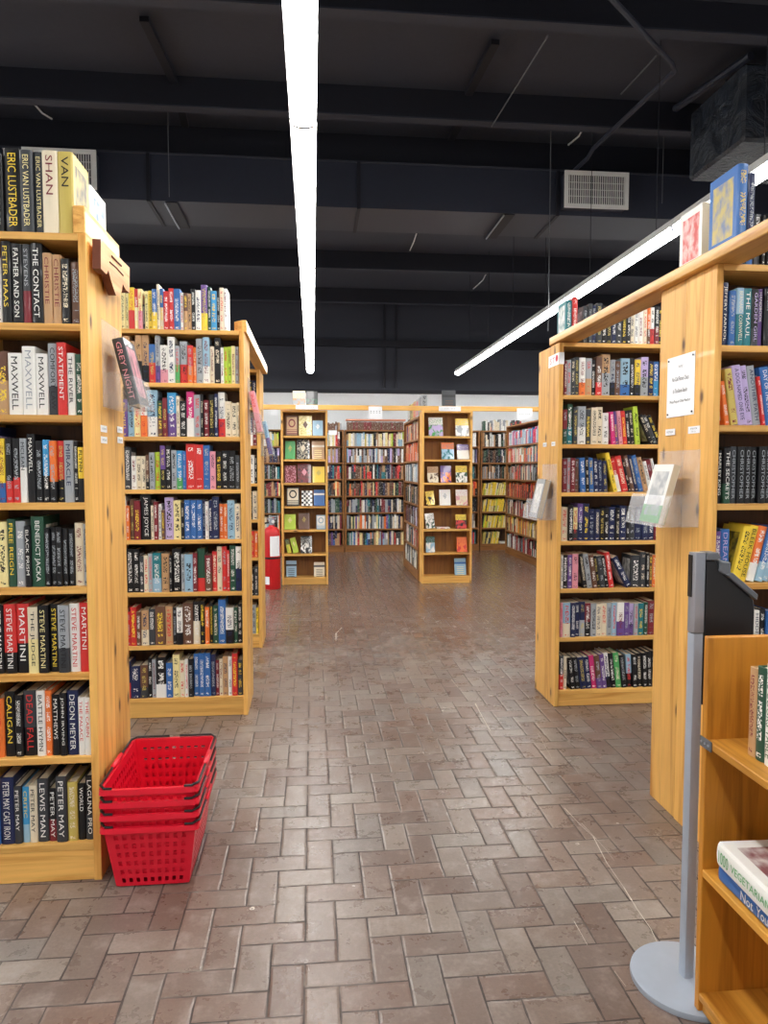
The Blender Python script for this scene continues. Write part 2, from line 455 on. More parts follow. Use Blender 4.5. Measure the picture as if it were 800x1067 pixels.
# duct with registers
duct = empty('air_duct', (0, 6.4, 3.74)); tag(duct, 'black rectangular air duct crossing the room under the ceiling', 'duct')
b = MB(); b.box(XL + .01, 0, -.0, 5.2, .62, .385, DUCTM); b.build('duct_body', duct)
b = MB()
for xx in (-5.0, -3.2, -1.4, .4, 2.2, 4.0): b.box(xx, -.012, -.012, xx + .03, .632, .397, BEAMM)
b.box(XL + .01, -.012, .385, 5.2, .02, .4, BLACK)
sm = b.build('duct_seam', duct)
for cx, lab in ((2.53, 'white slatted air register on the black duct beside the long slanting strip light'), (-2.07, 'white slatted air register on the duct above the plaque bookcase')):
    v = empty('air_vent', (cx, 6.4, 3.925)); tag(v, lab, 'vent', 'air registers on the duct')
    b = MB(); b.box(-.285, -.12, -.15, .285, -.013, .15, DUCTM); b.build('vent_box', v)
    b = MB(); fw = .035
    b.box(-.295, -.135, -.16, .295, -.12, -.16 + fw, WHITE); b.box(-.295, -.135, .16 - fw, .295, -.12, .16, WHITE)
    b.box(-.295, -.135, -.16 + fw, -.295 + fw, -.12, .16 - fw, WHITE); b.box(.295 - fw, -.135, -.16 + fw, .295, -.12, .16 - fw, WHITE)
    b.build('vent_frame', v)
    b = MB(); 
    for i in range(26):
        x = -.25 + i * .0200; b.box(x, -.130, -.124, x + .007, -.121, .124, WHITE)
    for z in (-.06, .0, .06): b.box(-.26, -.126, z, .26, -.122, z + .004, WHITE)
    b.build('vent_grille', v)


# strip lights
def strip(x, y0, y1, lab, grp):
    o = empty('strip_light', (x, y0, 3.06)); tag(o, lab, 'light', grp); L = y1 - y0
    b = MB(); b.prism([(-.062, .0), (-.045, .055), (.045, .055), (.062, .0)], 1, .004, L - .004, WHITE); b.build('lamp_housing', o)
    b = MB(); prof = [(-.053 * math.cos(a), -.001 - .034 * math.sin(a)) for a in [math.pi * i / 8 for i in range(9)]]
    b.prism(prof, 1, .012, L - .012, TUBE); b.build('diffuser', o)
    for yy in (.0, L - .012):
        b = MB(); b.prism([(-.058, .001), (-.045, -.032), (-.02, -.039), (.02, -.039), (.045, -.032), (.058, .001)], 1, yy, yy + .011, STEEL); b.build('end_cap', o)
    zt = 3.72 if 6.3 < y0 + L * .27 < 7.15 else ZC - .002
    b = MB(); b.tube([(0, L * .27, .055), (0, L * .27, zt - 3.06)], .003, BEAMM, 5)
    b.build('hanging_wire', o)


ords = 'first second third fourth fifth sixth seventh eighth ninth tenth eleventh twelfth thirteenth fourteenth fifteenth sixteenth seventeenth eighteenth nineteenth twentieth twenty-first twenty-second twenty-third twenty-fourth twenty-fifth twenty-sixth twenty-seventh twenty-eighth twenty-ninth thirtieth thirty-first thirty-second thirty-third thirty-fourth thirty-fifth'.split()
for x, where in ((-.035, 'straight over the aisle'), (2.445, 'slanting over the shelving opposite the baskets')):
    ys = [11.95 - 1.22 * i for i in range(13)]
    for i in range(12):
        vis = ys[i + 1] > 2.0
        strip(x, ys[i + 1], ys[i], f'lit white strip light {where}, {ords[i]} from the far wall', 'strip lights ' + where)
for x, where in ((-2.5, 'behind the plaque bookcase'), (4.93, 'beyond the notice bookcase'), (-4.95, 'along the far side')):  # unseen side rows, added at the same spacing to light the room
    for k, (a, c) in enumerate(((-2.2, 2.5), (2.6, 7.3), (7.4, 12.2))):
        strip(x, a, c, f'long added unseen strip light {where}, {ords[2-k]} from the far wall', 'long strip lights ' + where)


# pipes and wires under the ceiling
def pipe(name, pts, r, lab, cat, mat=DUCTM, seg=8):
    b = MB(); b.tube(pts, r, mat, seg); return tag(b.build(name, smooth=True), lab, cat)


z1 = 4.17
pipe('conduit_pipe', [at(620, -20, Z=z1), at(700, 66, Z=z1), at(703, 74, Z=z1), at(618, 155, Z=z1), at(612, 165, Z=z1 - .02), at(598, 178, Y=6.375)], .018, 'dark metal conduit bending across the ceiling down to the duct', 'pipe')
pipe('conduit_pipe', [at(782, 58, Z=4.4), at(694, 120, Z=4.4)], .03, 'straight dark pipe under the ceiling beside the wrapped unit', 'pipe')
pipe('cable', [at(571, 37, Z=4.2), at(512, 132, Z=4.2)], .005, 'thin pale cable stretched slantwise across the ceiling', 'cable', GREYP)
pipe('cable', [at(684, 58, Z=4.42), at(647, 98, Z=4.42)], .006, 'short thin cable crossing the dark bent conduit', 'cable', GREYP)
for pts, lab in (([(609, 131), (603, 142), (592, 151)], 'short pale curled wire above the register beside the conduit'), ([(32, 104), (44, 118), (54, 124)], 'short pale curled wire above the plaque bookcase'),
                 ([(434, 243), (431, 252), (427, 261)], 'pale curled wire just beyond the duct'), ([(507, 284), (503, 292), (493, 301)], 'pale curled wire near the end of the slanting light')):
    pipe('cable', [at(*q, Z=4.435) for q in pts], .008, lab, 'cable', WHITE)
for p, q, z, lab in (((150, 20), (190, 104), 4.40, 'dark strap running over the ceiling beside the aisle light'), ((516, 44), (488, 98), 4.40, 'dark strap on the ceiling between the two light rows'),
                     ((188, 110), (193, 131), 4.40, 'short dark strap beyond the second roof beam'), ((480, 126), (470, 145), 4.40, 'short dark strap near the aisle light beyond a beam')):
    a, c = at(*p, Z=z), at(*q, Z=z); d = (c - a); n = Vector((d.y, -d.x, 0)).normalized() * .03
    b = MB(); b.prism([(a.x - n.x, a.y - n.y), (a.x + n.x, a.y + n.y), (c.x + n.x, c.y + n.y), (c.x - n.x, c.y - n.y)], 2, z - .015, z + .02, BEAMM)
    tag(b.build('ceiling_strap'), lab, 'strap')
for px, lab in ((183, 'dark metal strap under the duct over the plaque bookcase'), (524, 'dark metal strap under the duct near the slanting light')):
    x = at(px, 220, Y=6.6).x; o = empty('duct_strap', (x, 6.38, 3.72)); tag(o, lab, 'strap')
    b = MB(); b.box(-.05, 0, 0, .05, .66, .008, BEAMM); b.build('strap_band', o)
    b = MB(); b.box(-.055, 0, -.012, -.045, .66, .0, STEEL); b.build('strap_edge', o)
for px, y0, y1, lab in ((575, 60, 345, 'thin hanging wire in front of the slanting light'), (693, 72, 212, 'thin chain hanging from the bent conduit'), (174, 85, 205, 'thin wire hanging above the bookcase behind the baskets')):
    a = at(px, y0, Y=6.2); c = at(px, y1, Y=6.2); pipe('hanging_wire', [(a.x, a.y, min(ZC, 4.45)), (a.x, a.y, c.z)], .004, lab, 'wire', GREYP, 5)


def wrap_mat():
    t = NT('crinkled_plastic_sheet'); tc = t.n('TexCoord')
    n = t.noise(tc.outputs['Object'], 5, 5, .65, 2.0)
    return t.done(t.ramp(n, [(.4, srgb(20, 25, 34)), (.62, srgb(40, 48, 60))]), .38, n, .7, .05)


b = MB(); b.box(2.95, 4.76, 3.70, 4.3, 5.47, 4.22, wrap_mat()); wu = tag(b.build('wrapped_heater', bevel=.02), 'large unit wrapped in crinkled dark plastic hung under the ceiling', 'heater')
for px_, py_ in ((3.2, 4.85), (3.2, 5.4), (4.1, 4.85), (4.1, 5.4)):
    b = MB(); b.tube([(px_, py_, 4.22), (px_, py_, 4.45)], .008, STEEL, 6); b.build('hanger_rod', wu)

# ---------------------------------------------------------------- bookcases
CASES = {}


def bookcase(key, label, W, D, zs, top, loc, rz=0, th=.024, st=.026, mats=None, plinth=True, back=True, group='pine bookcases'):
    """zs: heights of the shelf tops; local x to the viewer's right, y into the case"""
    mx, mz, mb = mats or (WX, WZ, BK if key[0] == 'D' else BKD)
    o = empty('bookcase', loc, rz); tag(o, label, 'bookcase', group)
    for x in (0, W - st):
        b = MB(); b.box(x, 0, 0, x + st, D, top, mz); b.build('side_panel', o, .0015)
    if back:
        b = MB(); b.box(st, D - .008, zs[0] - .02, W - st, D - .001, top - .02, mb); b.build('back_panel', o)
    for i, z in enumerate(zs):
        b = MB(); b.box(st, 0.002, z - th, W - st, D - .009, z, mx); b.build('shelf', o, .0015)
    b = MB(); b.box(st, .0, top - th, W - st, D - .001, top, mx); b.build('top_board', o, .0015)
    if plinth:
        b = MB(); b.box(st, .004, 0.002, W - st, .022, zs[0] - th - .001, mx); b.build('plinth', o, .001)
    CASES[key] = dict(W=W, D=D, zs=list(zs), top=top, M=Matrix.Translation(loc) @ Matrix.Rotation(rz, 4, 'Z'), st=st)
    return o


zL1 = [.135, .447, .742, 1.043, 1.333, 1.63, 1.935]
zL2 = [.114, .425, .735, 1.040, 1.329, 1.63, 1.934]
zR2 = [.10, .424, .722, 1.012, 1.306, 1.594, 1.885]
zR1 = [.11, .415, .712, 1.015, 1.317, 1.611, 1.905]
zD = [.09, .385, .685, .978, 1.268, 1.56, 1.85]
zB = [.117, .402, .686, .977, 1.268, 1.549, 1.83]
bookcase('L1', 'honey pine bookcase of thick hardbacks with a carved plaque on its end', .385, .215, zL1, 2.232, (-1.135, 2.51, 0))
bookcase('L1b', 'pine bookcase back to back with the plaque bookcase, facing away', .385, .215, zL1, 2.232, (-.752, 2.946, 0), math.pi)
bookcase('L2', 'pine bookcase behind the red baskets, rainbow row of books on top', .735, .2, zL2, 2.232, (-1.124, 4.16, 0))
bookcase('L2b', 'pine bookcase back to back behind the one past the red baskets', .735, .2, zL2, 2.232, (-.391, 4.566, 0), math.pi)
bookcase('L3', 'narrow sliver of pine bookcase beyond the rainbow-topped one, beside the fire extinguisher', .45, .2, zL2, 2.232, (-.865, 5.74, 0))
bookcase('L3b', 'pine bookcase end facing the display shelves, last along the basket side', .45, .2, zL2, 2.232, (-.415, 6.142, 0), math.pi)
bookcase('R2', 'pine bookcase with red lettered tape at its top corner', .735, .19, zR2, 2.192, (1.452, 4.12, 0))
bookcase('R2b', 'pine bookcase back to back behind the red lettered one', .735, .19, zR2, 2.192, (2.189, 4.506, 0), math.pi)
bookcase('R1', 'pine bookcase with the paper notice on its end, dark matching spines inside', .5, .21, zR1, 2.20, (1.48, 2.52, 0))
bookcase('R1b', 'pine bookcase back to back behind the notice bookcase', .5, .21, zR1, 2.20, (1.983, 2.947, 0), math.pi)
bookcase('D1', 'narrow pine display bookcase beside the fire extinguisher, covers facing out', .572, .2, zD, 2.165, (-.39, 8.84, 0), group='display bookcases at the far end')
bookcase('D2', 'narrow pine display bookcase with half-empty shelves, covers facing out', .64, .2, zD, 2.165, (1.352, 8.78, 0), group='display bookcases at the far end')
GW = 'dark shelving at the far wall'
DM = (DX, DX, BKD)
bookcase('S2', 'dark shelf run behind the half-empty display case facing the basket side', 1.45, .25, zB, 2.11, (1.335, 10.44, 0), -math.pi / 2, mats=DM, group=GW)
bookcase('B0', 'dark wall bookcase glimpsed between fire extinguisher and display case', 1.1, .25, zB, 2.11, (-1.62, 12.25, 0), mats=DM, group=GW)
bookcase('B1a', 'dark wall bookcase directly beside and behind the first display case', 1.03, .25, zB, 2.11, (-.5, 12.25, 0), mats=DM, group=GW)
bookcase('B1', 'dark wall bookcase in the middle below the small hanging sign', 1.07, .25, zB, 2.11, (.545, 12.25, 0), mats=DM, group=GW)
bookcase('B2a', 'dark wall bookcase mostly hidden behind the half-empty display case', 1.25, .25, zB, 2.11, (1.66, 12.25, 0), mats=DM, group=GW)
bookcase('B2', 'wall bookcase with rows of yellow paperbacks, bottom shelf nearly empty', .82, .25, zB, 2.11, (2.93, 12.25, 0), mats=DM, group=GW)
bookcase('S3', 'dark shelf run along the side near the yellow paperbacks', 1.9, .25, zB, 2.16, (3.28, 11.9, 0), -math.pi / 2, mats=DM, group=GW)


# rails
def rail(name, x0, y0, x1, y1, z0, z1, lab, rnd=True, mat=WY):
    b = MB()
    if x1 - x0 < y1 - y0:
        r = (x1 - x0) * .5; c = .05 if rnd else .0
        pts = [(x0, y0 + c), (x0 + c, y0), (x1, y0), (x1, y1), (x0 + c, y1), (x0 + c * .3, y1 - c * .3), (x0, y1 - c)] if rnd else [(x0, y0), (x1, y0), (x1, y1), (x0, y1)]
        b.prism(pts, 2, z0, z1, mat)
    else:
        b.box(x0, y0, z0, x1, y1, z1, mat)
    return tag(b.build(name, bevel=.003), lab, 'rail')


rail('wooden_rail', 1.445, 1.9, 1.575, 4.33, 2.2005, 2.245, 'long pine rail bridging the tops of the notice and red lettered bookcases')
rail('wooden_rail', -.792, 2.512, -.752, 2.94, 2.2325, 2.325, 'short pine rail on top of the plaque bookcase end', False)
rail('wooden_rail', -.45, 4.2, -.375, 6.05, 2.2325, 2.30, 'pine rail joining the two bookcases past the red baskets')
rail('wooden_rail', -1.6, 8.80, 3.4, 8.835, 2.166, 2.225, 'long thin pine rail across both display bookcases', False, WX)

# ---------------------------------------------------------------- books
def book_mesh(pages_inside, hard=True):
    b = MB(); oh = .018 if hard else 0; bt = .085 if hard else .04
    # U-shaped case: rounded spine and two boards
    out = [(0, 1), (0, .03), (.12, .008), (.3, 0), (.5, -.004), (.7, 0), (.88, .008), (1, .03), (1, 1)]
    inn = [(1 - bt, 1), (1 - bt, .05), (bt, .05), (bt, 1)]
    n = len(out); ring = out + inn; m = len(ring)
    vs = [(x, y, 0) for x, y in ring] + [(x, y, 1) for x, y in ring]
    fs = [(i + 1, i, m + i, m + i + 1) for i in range(m - 1)] + [(0, m - 1, 2 * m - 1, m)]
    # caps as strips
    def cap(o, flip):
        q = []
        q.append([o + 0, o + 1, o + 11, o + 12]); q.append([o + 7, o + 8, o + 9, o + 10])
        q.append([o + 1, o + 2, o + 3, o + 4, o + 5, o + 6, o + 7, o + 10, o + 11])
        return [f[::-1] for f in q] if flip else q
    fs += cap(0, False) + cap(m, True)
    b.add(vs, fs, COVER)
    pb = MB() if not pages_inside else b
    pb.box(bt + .002, .045, oh, 1 - bt - .002, 1 - oh * 1.4, 1 - oh, PAGE)
    return b.mesh('book'), (None if pages_inside else pb.mesh('page_block'))


HB_FAR, _ = book_mesh(True); PB_FAR, _ = book_mesh(True, False)
HB_NEAR, HB_PAGES = book_mesh(False); PB_NEAR, PB_PAGES = book_mesh(False, False)
TXT = {}
INKS = {c: plain('foil_' + PALC[c][0].replace(' ', '_'), pc(c), .4) for c in PALC}


def props(o, c1, c2, c3, split, asp, lett=1.0):
    o['c1'] = list(pc(c1)[:3]); o['c2'] = list(pc(c2)[:3]); o['c3'] = list(pc(c3)[:3])
    o['split'] = float(split); o['asp'] = float(asp); o['seed'] = R.random() * 90; o['lett'] = float(lett)


def light_of(c): return sum(PALC[c][1]) > 420


def put_book(M, t, D, h, c1, c2=None, near=False, hard=True, title=None, tcol=None, split=None, lett=1.0):
    name = 'hardcover_book' if hard else 'thin_cover_book'  # thin-board form, also given to some rows of hardbacks
    o = bpy.data.objects.new(name, (HB_NEAR if near else HB_FAR) if hard else (PB_NEAR if near else PB_FAR)); COL.objects.link(o)
    o.matrix_basis = M @ Matrix.Diagonal((t, D, h, 1))
    tc = tcol or (R.choice('kkrnm') if light_of(c1) else R.choice('wwwwssyeO'))
    if tc not in PALC: tc = 'w'
    if split is None: split = R.uniform(.3, .55) if c2 else 0.0
    props(o, c1, c2 or c1, tc, split, h / t, 0.0 if title else lett)
    if near:
        p = bpy.data.objects.new('page_block', HB_PAGES if hard else PB_PAGES); COL.objects.link(p); p.parent = o
        if title:
            key = (title, tc); L = min(.86, len(title) * .66 * t / h)
            k2 = (title, tc, round(L, 2))
            if k2 not in TXT:
                tob = text_obj(title, None, (.5, -.0125, .94 - L / 2), (0, 0, -1), (1, 0, 0), .46, L, INKS.get(tc, INKS['w'])); TXT[k2] = tob.data; bpy.data.objects.remove(tob)
            q = bpy.data.objects.new('spine_lettering', TXT[k2]); COL.objects.link(q); q.parent = o
    return o


TOK = re.compile(r'([a-zA-Z])(\d+)(?:/([a-zA-Z]))?(?::(\d+))?(?:\.([a-zA-Z]))?(?:=(\S+))?$')
SHELFN = ['bottom shelf', 'second shelf up', 'third shelf up', 'fourth shelf up', 'third shelf down', 'second shelf down', 'top shelf']


def row(key, shelf, scale, Hpx, toks, x0, x1, aisle, casename, grp, near=False, hard=True, Db=.15, y0=.012, names=SHELFN, jit=.06):
    """one row of books. scale: crop px per picture px; x0..x1 in the case's own x; aisle 'l' or 'r': the end with the aisle post"""
    c = CASES[key]; z = (c['top'] if shelf == 'top' else c['zs'][shelf]) + .0004; M0 = c['M']
    Yc = M0.translation.y; mpp = Yc / F / scale; items = []; ang = 0.0
    for tk in toks.split():
        if tk[0] == '<': ang = -math.radians(float(tk[1:])); continue
        if tk[0] == '>': ang = math.radians(float(tk[1:])); continue
        if tk == '|': ang = 0.0; continue
        g = TOK.match(tk); ch, wd, c2, hh, tc, ti = g.groups()
        h = (int(hh) if hh else Hpx * (1 + R.uniform(-jit, jit))) * mpp
        h = min(h, .285) if shelf != 'top' else h
        items.append([ch, int(wd) * mpp, h, c2, tc, (ti or '').replace('_', ' '), ang, R.uniform(-.008, .008)])

    def lay(k):
        cor = [(x0, 0.0), (x0, 9.0)]; out = []; mx = x0
        for it in items:
            t = it[1] * k - .0006; h = it[2]; a = it[6]; bz = t * math.sin(a) if a > 0 else 0.0; ta = math.tan(a)
            bx = max(cx - (min(cz, h + 9 * (cz > 8)) - bz) * ta if cz < 8 else (cx if a >= 0 else cx + h * math.sin(-a)) for cx, cz in cor) + .0006
            BR = (bx + t * math.cos(a), bz - t * math.sin(a)); TR = (BR[0] + h * math.sin(a), BR[1] + h * math.cos(a))
            out.append((bx, bz)); cor = [BR, TR]; mx = max(mx, BR[0], TR[0])
        return out, mx
    lo, hi = .5, 1.6
    for _ in range(30):
        k = (lo + hi) / 2
        if lay(k)[1] > x1: hi = k
        else: lo = k
    k = min(lo, 1.12); pos, mx = lay(k)
    shift = (x1 - mx) if (aisle == 'r' and all(abs(i[6]) < .01 for i in items)) else 0
    n = len(items)
    for i, (it, (bx, bz)) in enumerate(zip(items, pos)):
        ch, t, h, c2, tc, ti, a, dy = it; t = t * k - .0006
        M = M0 @ Matrix.Translation((bx + shift, y0 + dy + .008, z + bz)) @ Matrix.Rotation(a, 4, 'Y')
        D = min(Db * R.uniform(.93, 1.03), c['D'] - y0 - .034)
        o = put_book(M, t, D, h, ch, c2, near, hard, ti or None, tc)
        idx = i if aisle == 'l' else n - 1 - i
        kd = ('hardback' if hard else 'paperback')
        ad = ('leaning ' if abs(a) > .05 else 'tall ' if h > 1.09 * Hpx * mpp else 'short ' if h < .86 * Hpx * mpp else '')
        band = f' with {PALC[c2][0]} lower part' if c2 else ''
        place = 'top' if shelf == 'top' else names[shelf]
        where = f'on top of {casename}' if shelf == 'top' else f'{names[shelf]} of {casename}'
        lab = f'{ad}{PALC[ch][0]} {kd}{band}, {ords[idx]} from aisle post, {where}'
        if len(re.findall(r"[A-Za-z0-9][A-Za-z0-9'\u2019-]*", lab)) > 16: lab = f'{PALC[ch][0]} {kd}, {ords[idx]} from aisle post, {where}'
        tag(o, lab, 'book', grp + (' on top' if shelf == 'top' else ', ' + names[shelf]))


# plaque bookcase: thick hardbacks
nm = 'plaque bookcase'; g = 'hardbacks of the plaque bookcase'; xa, xb = .03, .357
A = dict(aisle='r', casename=nm, grp=g, near=True, Db=.165)
row('L1', 'top', 4.107, 330, 'k14 k30:310.s=ERIC_V_LUSTBADER k62:338.y=ERIC_LUSTBADER d44:326.Y=ERIC_VAN_LUSTBADER d32:326.Y=ERIC_VAN_LUSTBADER e53.m=SHAN O54.k=VAN', xa, xb - .014, jit=.01, **A)
row('L1', 6, 4.107, 300, 'm22:285 p20:300 w40:262 k34:325.y=PETER_MAAS k38:318.w=FATHER_AND_SON d30/m:318.s=STEVENS k42:322.w=THE_CONTACT T33:285.m=CHRISTIE T34:280.m=CHRISTIE k32:262 B36:252', xa, xb, **A)
row('L1', 5, 3.81, 250, 'k20 d26 B50/T:240 w50:232.k=MAXWELL w48:258.s=MAXWELL w42:232.k=MAXWELL s36/d:272.k=COMFORT_LAW r34:274.w=STATEMENT w30:236.k=THE_RIVER G28:232', xa, xb, **A)
row('L1', 4, 3.81, 245, 'n45:290.v=THE_EYE_OF_THE_WORLD y28/b:245 k28/r:245.s k28/r:245.s s28/w:245.k=MCLEAN k30:262.w=MAXWELL k28:236.s c26/k:240 o26/k:236 r28/k:236 s36:238.n=MIRACLE k18 y26/k:212.k=FLYNN', xa, xb, **A)
row('L1', 3, 3.81, 250, 'e34:250.k=ODYSSEYS_END Y34:252.k G30:262.y=FREE_REIGN s34:254.w k24:235.w=BLACK_PRISM G46/G:272.w=BENEDICT_JACKA k21:226.s k22:228.s k22:230.s k20:225.s k22:222.s e32:245.m s16:240.k', xa, xb, **A)
row('L1', 2, 3.68, 250, 's10/k k35/k:258.w=STEVE_MARTINI r42/k:262.w=STEVE_MARTINI r42/k:262.w=MARTINI e34/Y:250.k=THE_JUDGE k36:255.Y=STEVE_MARTINI k34:258.y=STEVE_MARTINI s38/d:255.k=STEVE_MARTINI w36:260.r=STEVE_MARTINI r34:262.w=MARTINI', xa, xb, **A)
row('L1', 1, 3.68, 222, 'o36:225.r=SAND k40:248.y=CALIGAN k28:235.w d50/k:250.r=DEAD_FALL w32:250.k=BATTLE_HYMN o24:250.w k30:232.w=MATTHEWS k26:240.w=JOHN_IRVING n42:248.w=DEON_MEYER w24:222.r=THE_PALACE w24:222.r=THE_CABIN', xa, xb, **A)
row('L1', 0, 3.68, 235, 'b12:210 n52:258.w=PETER_MAY_CAST_IRON d28:222.w=PETER_MAY c28/t:215.y=CRITIC e30:222.k=PETER_MAY d42:245.w=LEWIS_MAN k32/m:205.w=PETER_MAY d42:255.w=PETER_MAY O38:230.e k30:220.w=WORLD k34/d:250.w=LAGUNA_PRO', xa, xb, **A)

# bookcase past the baskets
nm = 'bookcase behind baskets'; g = 'books of the bookcase behind the baskets'; xa, xb = .034, .704
A = dict(aisle='r', casename=nm, grp=g, Db=.14)
row('L2', 'top', 4, 160, 'k14 Y16 Y14 y22/r:165 r14/Y:160 Y16/p:160 k8/k:100 Y14 y16 b18/y:160 e10:180 b14/e:165 r20 r20 b24:165 w14:150 B16/T:148 T14:146 k16:165 w22.n P24/y:182 G14:175 c22/c:158 k12:160 e16:172 w14:168', xa, xb - .06, hard=False, **A)
row('L2', 6, 4, 165, 'k18 T25/B:185 T20:165 T24/k:190 T26/k:190 b23/r:155 s18/P:190 w29/p:152 w27:185 s17/g:150 s30/r:168 r20/o:152 o12:145 s26:180 t25/w:185 e17:150 k24:185 w12:145 l15:148 l14:150 Y14:152 s14:150', xa, xb, hard=False, **A)
row('L2', 5, 4, 165, 'P30:150 t24:155 e26/Y:170 w24/o:185 t40/w:188 G20/B:145 m18 c34/P:178 e14 k26:145 M28/w:182 s26:170 k11 m20:150 k22:172 n14:175 w27/r:182 e24:145 e22:138 e10:140', xa, xb, hard=False, **A)
row('L2', 4, 4, 150, 's14 d26:172 w20:135 e20:135 e16:135 B14/k:140 s20:150 l22:152 P20/k:178 k22:178 s20:160 c24/g:158 b14:155 r36:185.w r30:182.w b26:180 p22:155 k24:155 k24:158 k30:158 d18:140', xa, xb, hard=False, **A)
row('L2', 3, 4, 165, 'w17:178 o14:140 B18:165 m25:160 k42:185.w=JAMES_JOYCE e12:140 m16:155 w14:145 B12:120 v36:172 Y30:160 k14:150 b24:162.w b24:162.w b24:162.w n12:160 w14:155 n14:160 n28:175 o18/o:145 o16/o:145 t30:160 e24:145', xa, xb, hard=False, **{**A, 'near': True})
row('L2', 2, 4, 160, 'k14 k26:180.w k24:178.w d18:150 e18:152 s16:160 q34/t:162 T32:158 k12 k36:178 s14:155 t32:155 m18:160 G30/r:178.w=THE_RAVEN m28/B:150 r20:165 e20:185 r20:185 r12:170 G24:190 w22/n:185', xa, xb, **A)
row('L2', 1, 4, 155, 'p12 r13:140 r24:160 B18:140 T30/e:145 d26:150 B40:160 T30:160 k16:155 w24/k:155 B42:172 k28/e:178 k20:178 o18:155 k14:170 G22:160 b30:185.w w32/k:150 G16:150 k18:165', xa, xb, **A)
row('L2', 0, 4, 160, 'n20/r:155 n38:135 B30/d:138 k16 s16:160 k40/w:170 b26:145 Y28:178 e20:155 w14 k20:160 b22:180 b22:182 b24:182 n20:175 m14:150 e14:155 T22:165 w16:165 r22:178 d20:150', xa, xb, **A)

# small bookcase end further on: only a few spines show
nm = 'sliver bookcase'; g = 'books of the sliver bookcase beside the extinguisher'
for sh, tk in ((6, 'd18 s16 d14 n14'), (5, 'e18 k16 n22/w m14'), (4, 'k14 k18 w30.k k10'), (3, 'w20 w18 k12 e18'), (2, 'k16 r18 r14 o12'), (1, 'k20 k14 k18 d14'), (0, 's18 w12 s16 y10')):
    row('L3', sh, 4, 115, tk, .27, .42, 'r', nm, g, hard=False, Db=.14)

# bookcase with the red lettered tape
nm = 'red-lettered bookcase'; g = 'books of the red lettered bookcase'; xa, xb = .036, .66
A = dict(aisle='l', casename=nm, grp=g, Db=.14)
row('R2', 'top', 4.444, 175, 'd24:175 d20:185 n22:180 d26:190 k24:178 k26:180 n22 d24:165 k24:160 k20 e22:165 w20:170 w22:175 e20 o16/B:175 w18/r:175 k22/m:178 k20:178 d16:178', .15, .665, hard=False, **A)
row('R2', 6, 4.444, 170, 'm13:160 s18:165 d18:172 d20:180 w26/o:178 s28/T:175 k18:170 B26/r:182 T36/s:195 s24/k:170 B24:165 t42/b:178 k20:178 y26/k:172 v34/s:185 n24:165 b26/c:165 k12:168', xa, xb, **A)
row('R2', 5, 4.444, 165, 'm20/G:165 G24/q:190 d20:175 s36/w:180 d24:165 e26:175 e26:178 w26:150 <6 M18:155 P16:158 p18:160 r20:160 k16:160 k18:165 l22:182 <24 k18:150 d18:150 k20:148', xa, xb, **A)
row('R2', 4, 4.444, 165, 'm22:160 s14:165 m20:165 B18:160 <3 b24:165 k16 b20:165 n20:160 n20:155 n20:150 <14 y18:192 r20/w:165 r28:175 k12 B18:180 n16:175 b22:180 T22:170 w16:150 m22:160 w12:165', xa, xb, **A)
row('R2', 3, 4.105, 155, 'e27:150 k20:160 Y20/d:148 P22/n:165 n24:165 n24:140 n20:140 k20:145 k18:145 n28:150 k16:145 n28:155 k14:140 d22:150 n30:150 n28:150 n24:152 m22:78', xa, xb, **A)
row('R2', 2, 4.105, 150, 'w10:150 k20:150 P18:150 p24:155 <9 k18:155 s20:155 B20:150 k14:145 d20:145 k16:145 r20:160 <28 n24:150 | d38:145 d22:160 k14:155 B14:150 o26:145', xa, xb, hard=False, **A)
row('R2', 1, 4.105, 150, 'p12 t30/e:155 n22:155 n18:155 n22/s:158 m24/k:150 s22:150 e22:145 e24:148 s20:150 t20:150 w30/P:152 P22:150 v20/P:145 s18:145 q24:145 G18:150 m30:155', xa, xb, hard=False, **A)
row('R2', 0, 4.105, 155, 'd18/r:155 e14:150 <7 k20:145 k22:145 n26:145 n22:145 M22:150 B22/P:150 P20:155 w20/k:160 k20:158 g24:160 k22:150 <3 t24/k:150 k20 k22 k22 k20 k20', xa, xb, **A)

# notice bookcase
nm = 'notice bookcase'; g = 'books of the notice bookcase'; xa, xb = .034, .34
A = dict(aisle='l', casename=nm, grp=g, near=True, Db=.15)
row('R1', 'top', 4.636, 300, 'b35:280.w=SIMMONS d34:260.w=EVANS k20:250 k24:262 m22:255.w=STEIN k30:250', .125, .34, **A)
row('R1', 6, 4.636, 290, 'n35:318.w=JEFFERY_FARNOL b32:275.s t36/q:290.e=BERNARD_CORNWELL q40:290.w=THE_MAUL k32/d:285.v=GARDEN_GIRL P26/P:290.w=HANDBOOK k26:290.s=DOLAN n36 k30 d36', xa, xb, **A)
row('R1', 5, 4.446, 290, '<9 o24:215.w O34:275 v40:292.n=A_DOG_NAMED_ONE_EYE v34:292 s36:292.n=ANOTHER_PATH r16:240 b40:285.w=DAY_OF_THE_STORM n34:300.v k34:310.w=UMBERTO_ECO', xa, xb, **A)
row('R1', 4, 4.446, 275, 'k26:262.w=HARLEY_KING k34/G:272.w=THE_SECRETS d32:280.s=CHRISTOPHER k34:280.s=CHRISTOPHER k32:280.s=CHRISTOPHER k32:278.s=CHRISTOPHER k32:280.s=CHRISTOPHER k34:282.s=CHRISTOPHER k34 k30', xa, xb, **A)
row('R1', 3, 4.446, 270, 'P30/s:255 b46:265.v=DREAM >13 y40:280 y40:285.k=BLEEK_HOUSE o40/w:282.w b34/t:280.w b34/t:280.w r44:275.w', xa, xb, **A)
row('R1', 2, 4.446, 255, 'k30 k30 k28 d26 s30:235.k=GREYS s26:230 k26/r:235.w=RECON w30:250.n=HIDDEN_DRY k28 b30', xa, xb, **A)

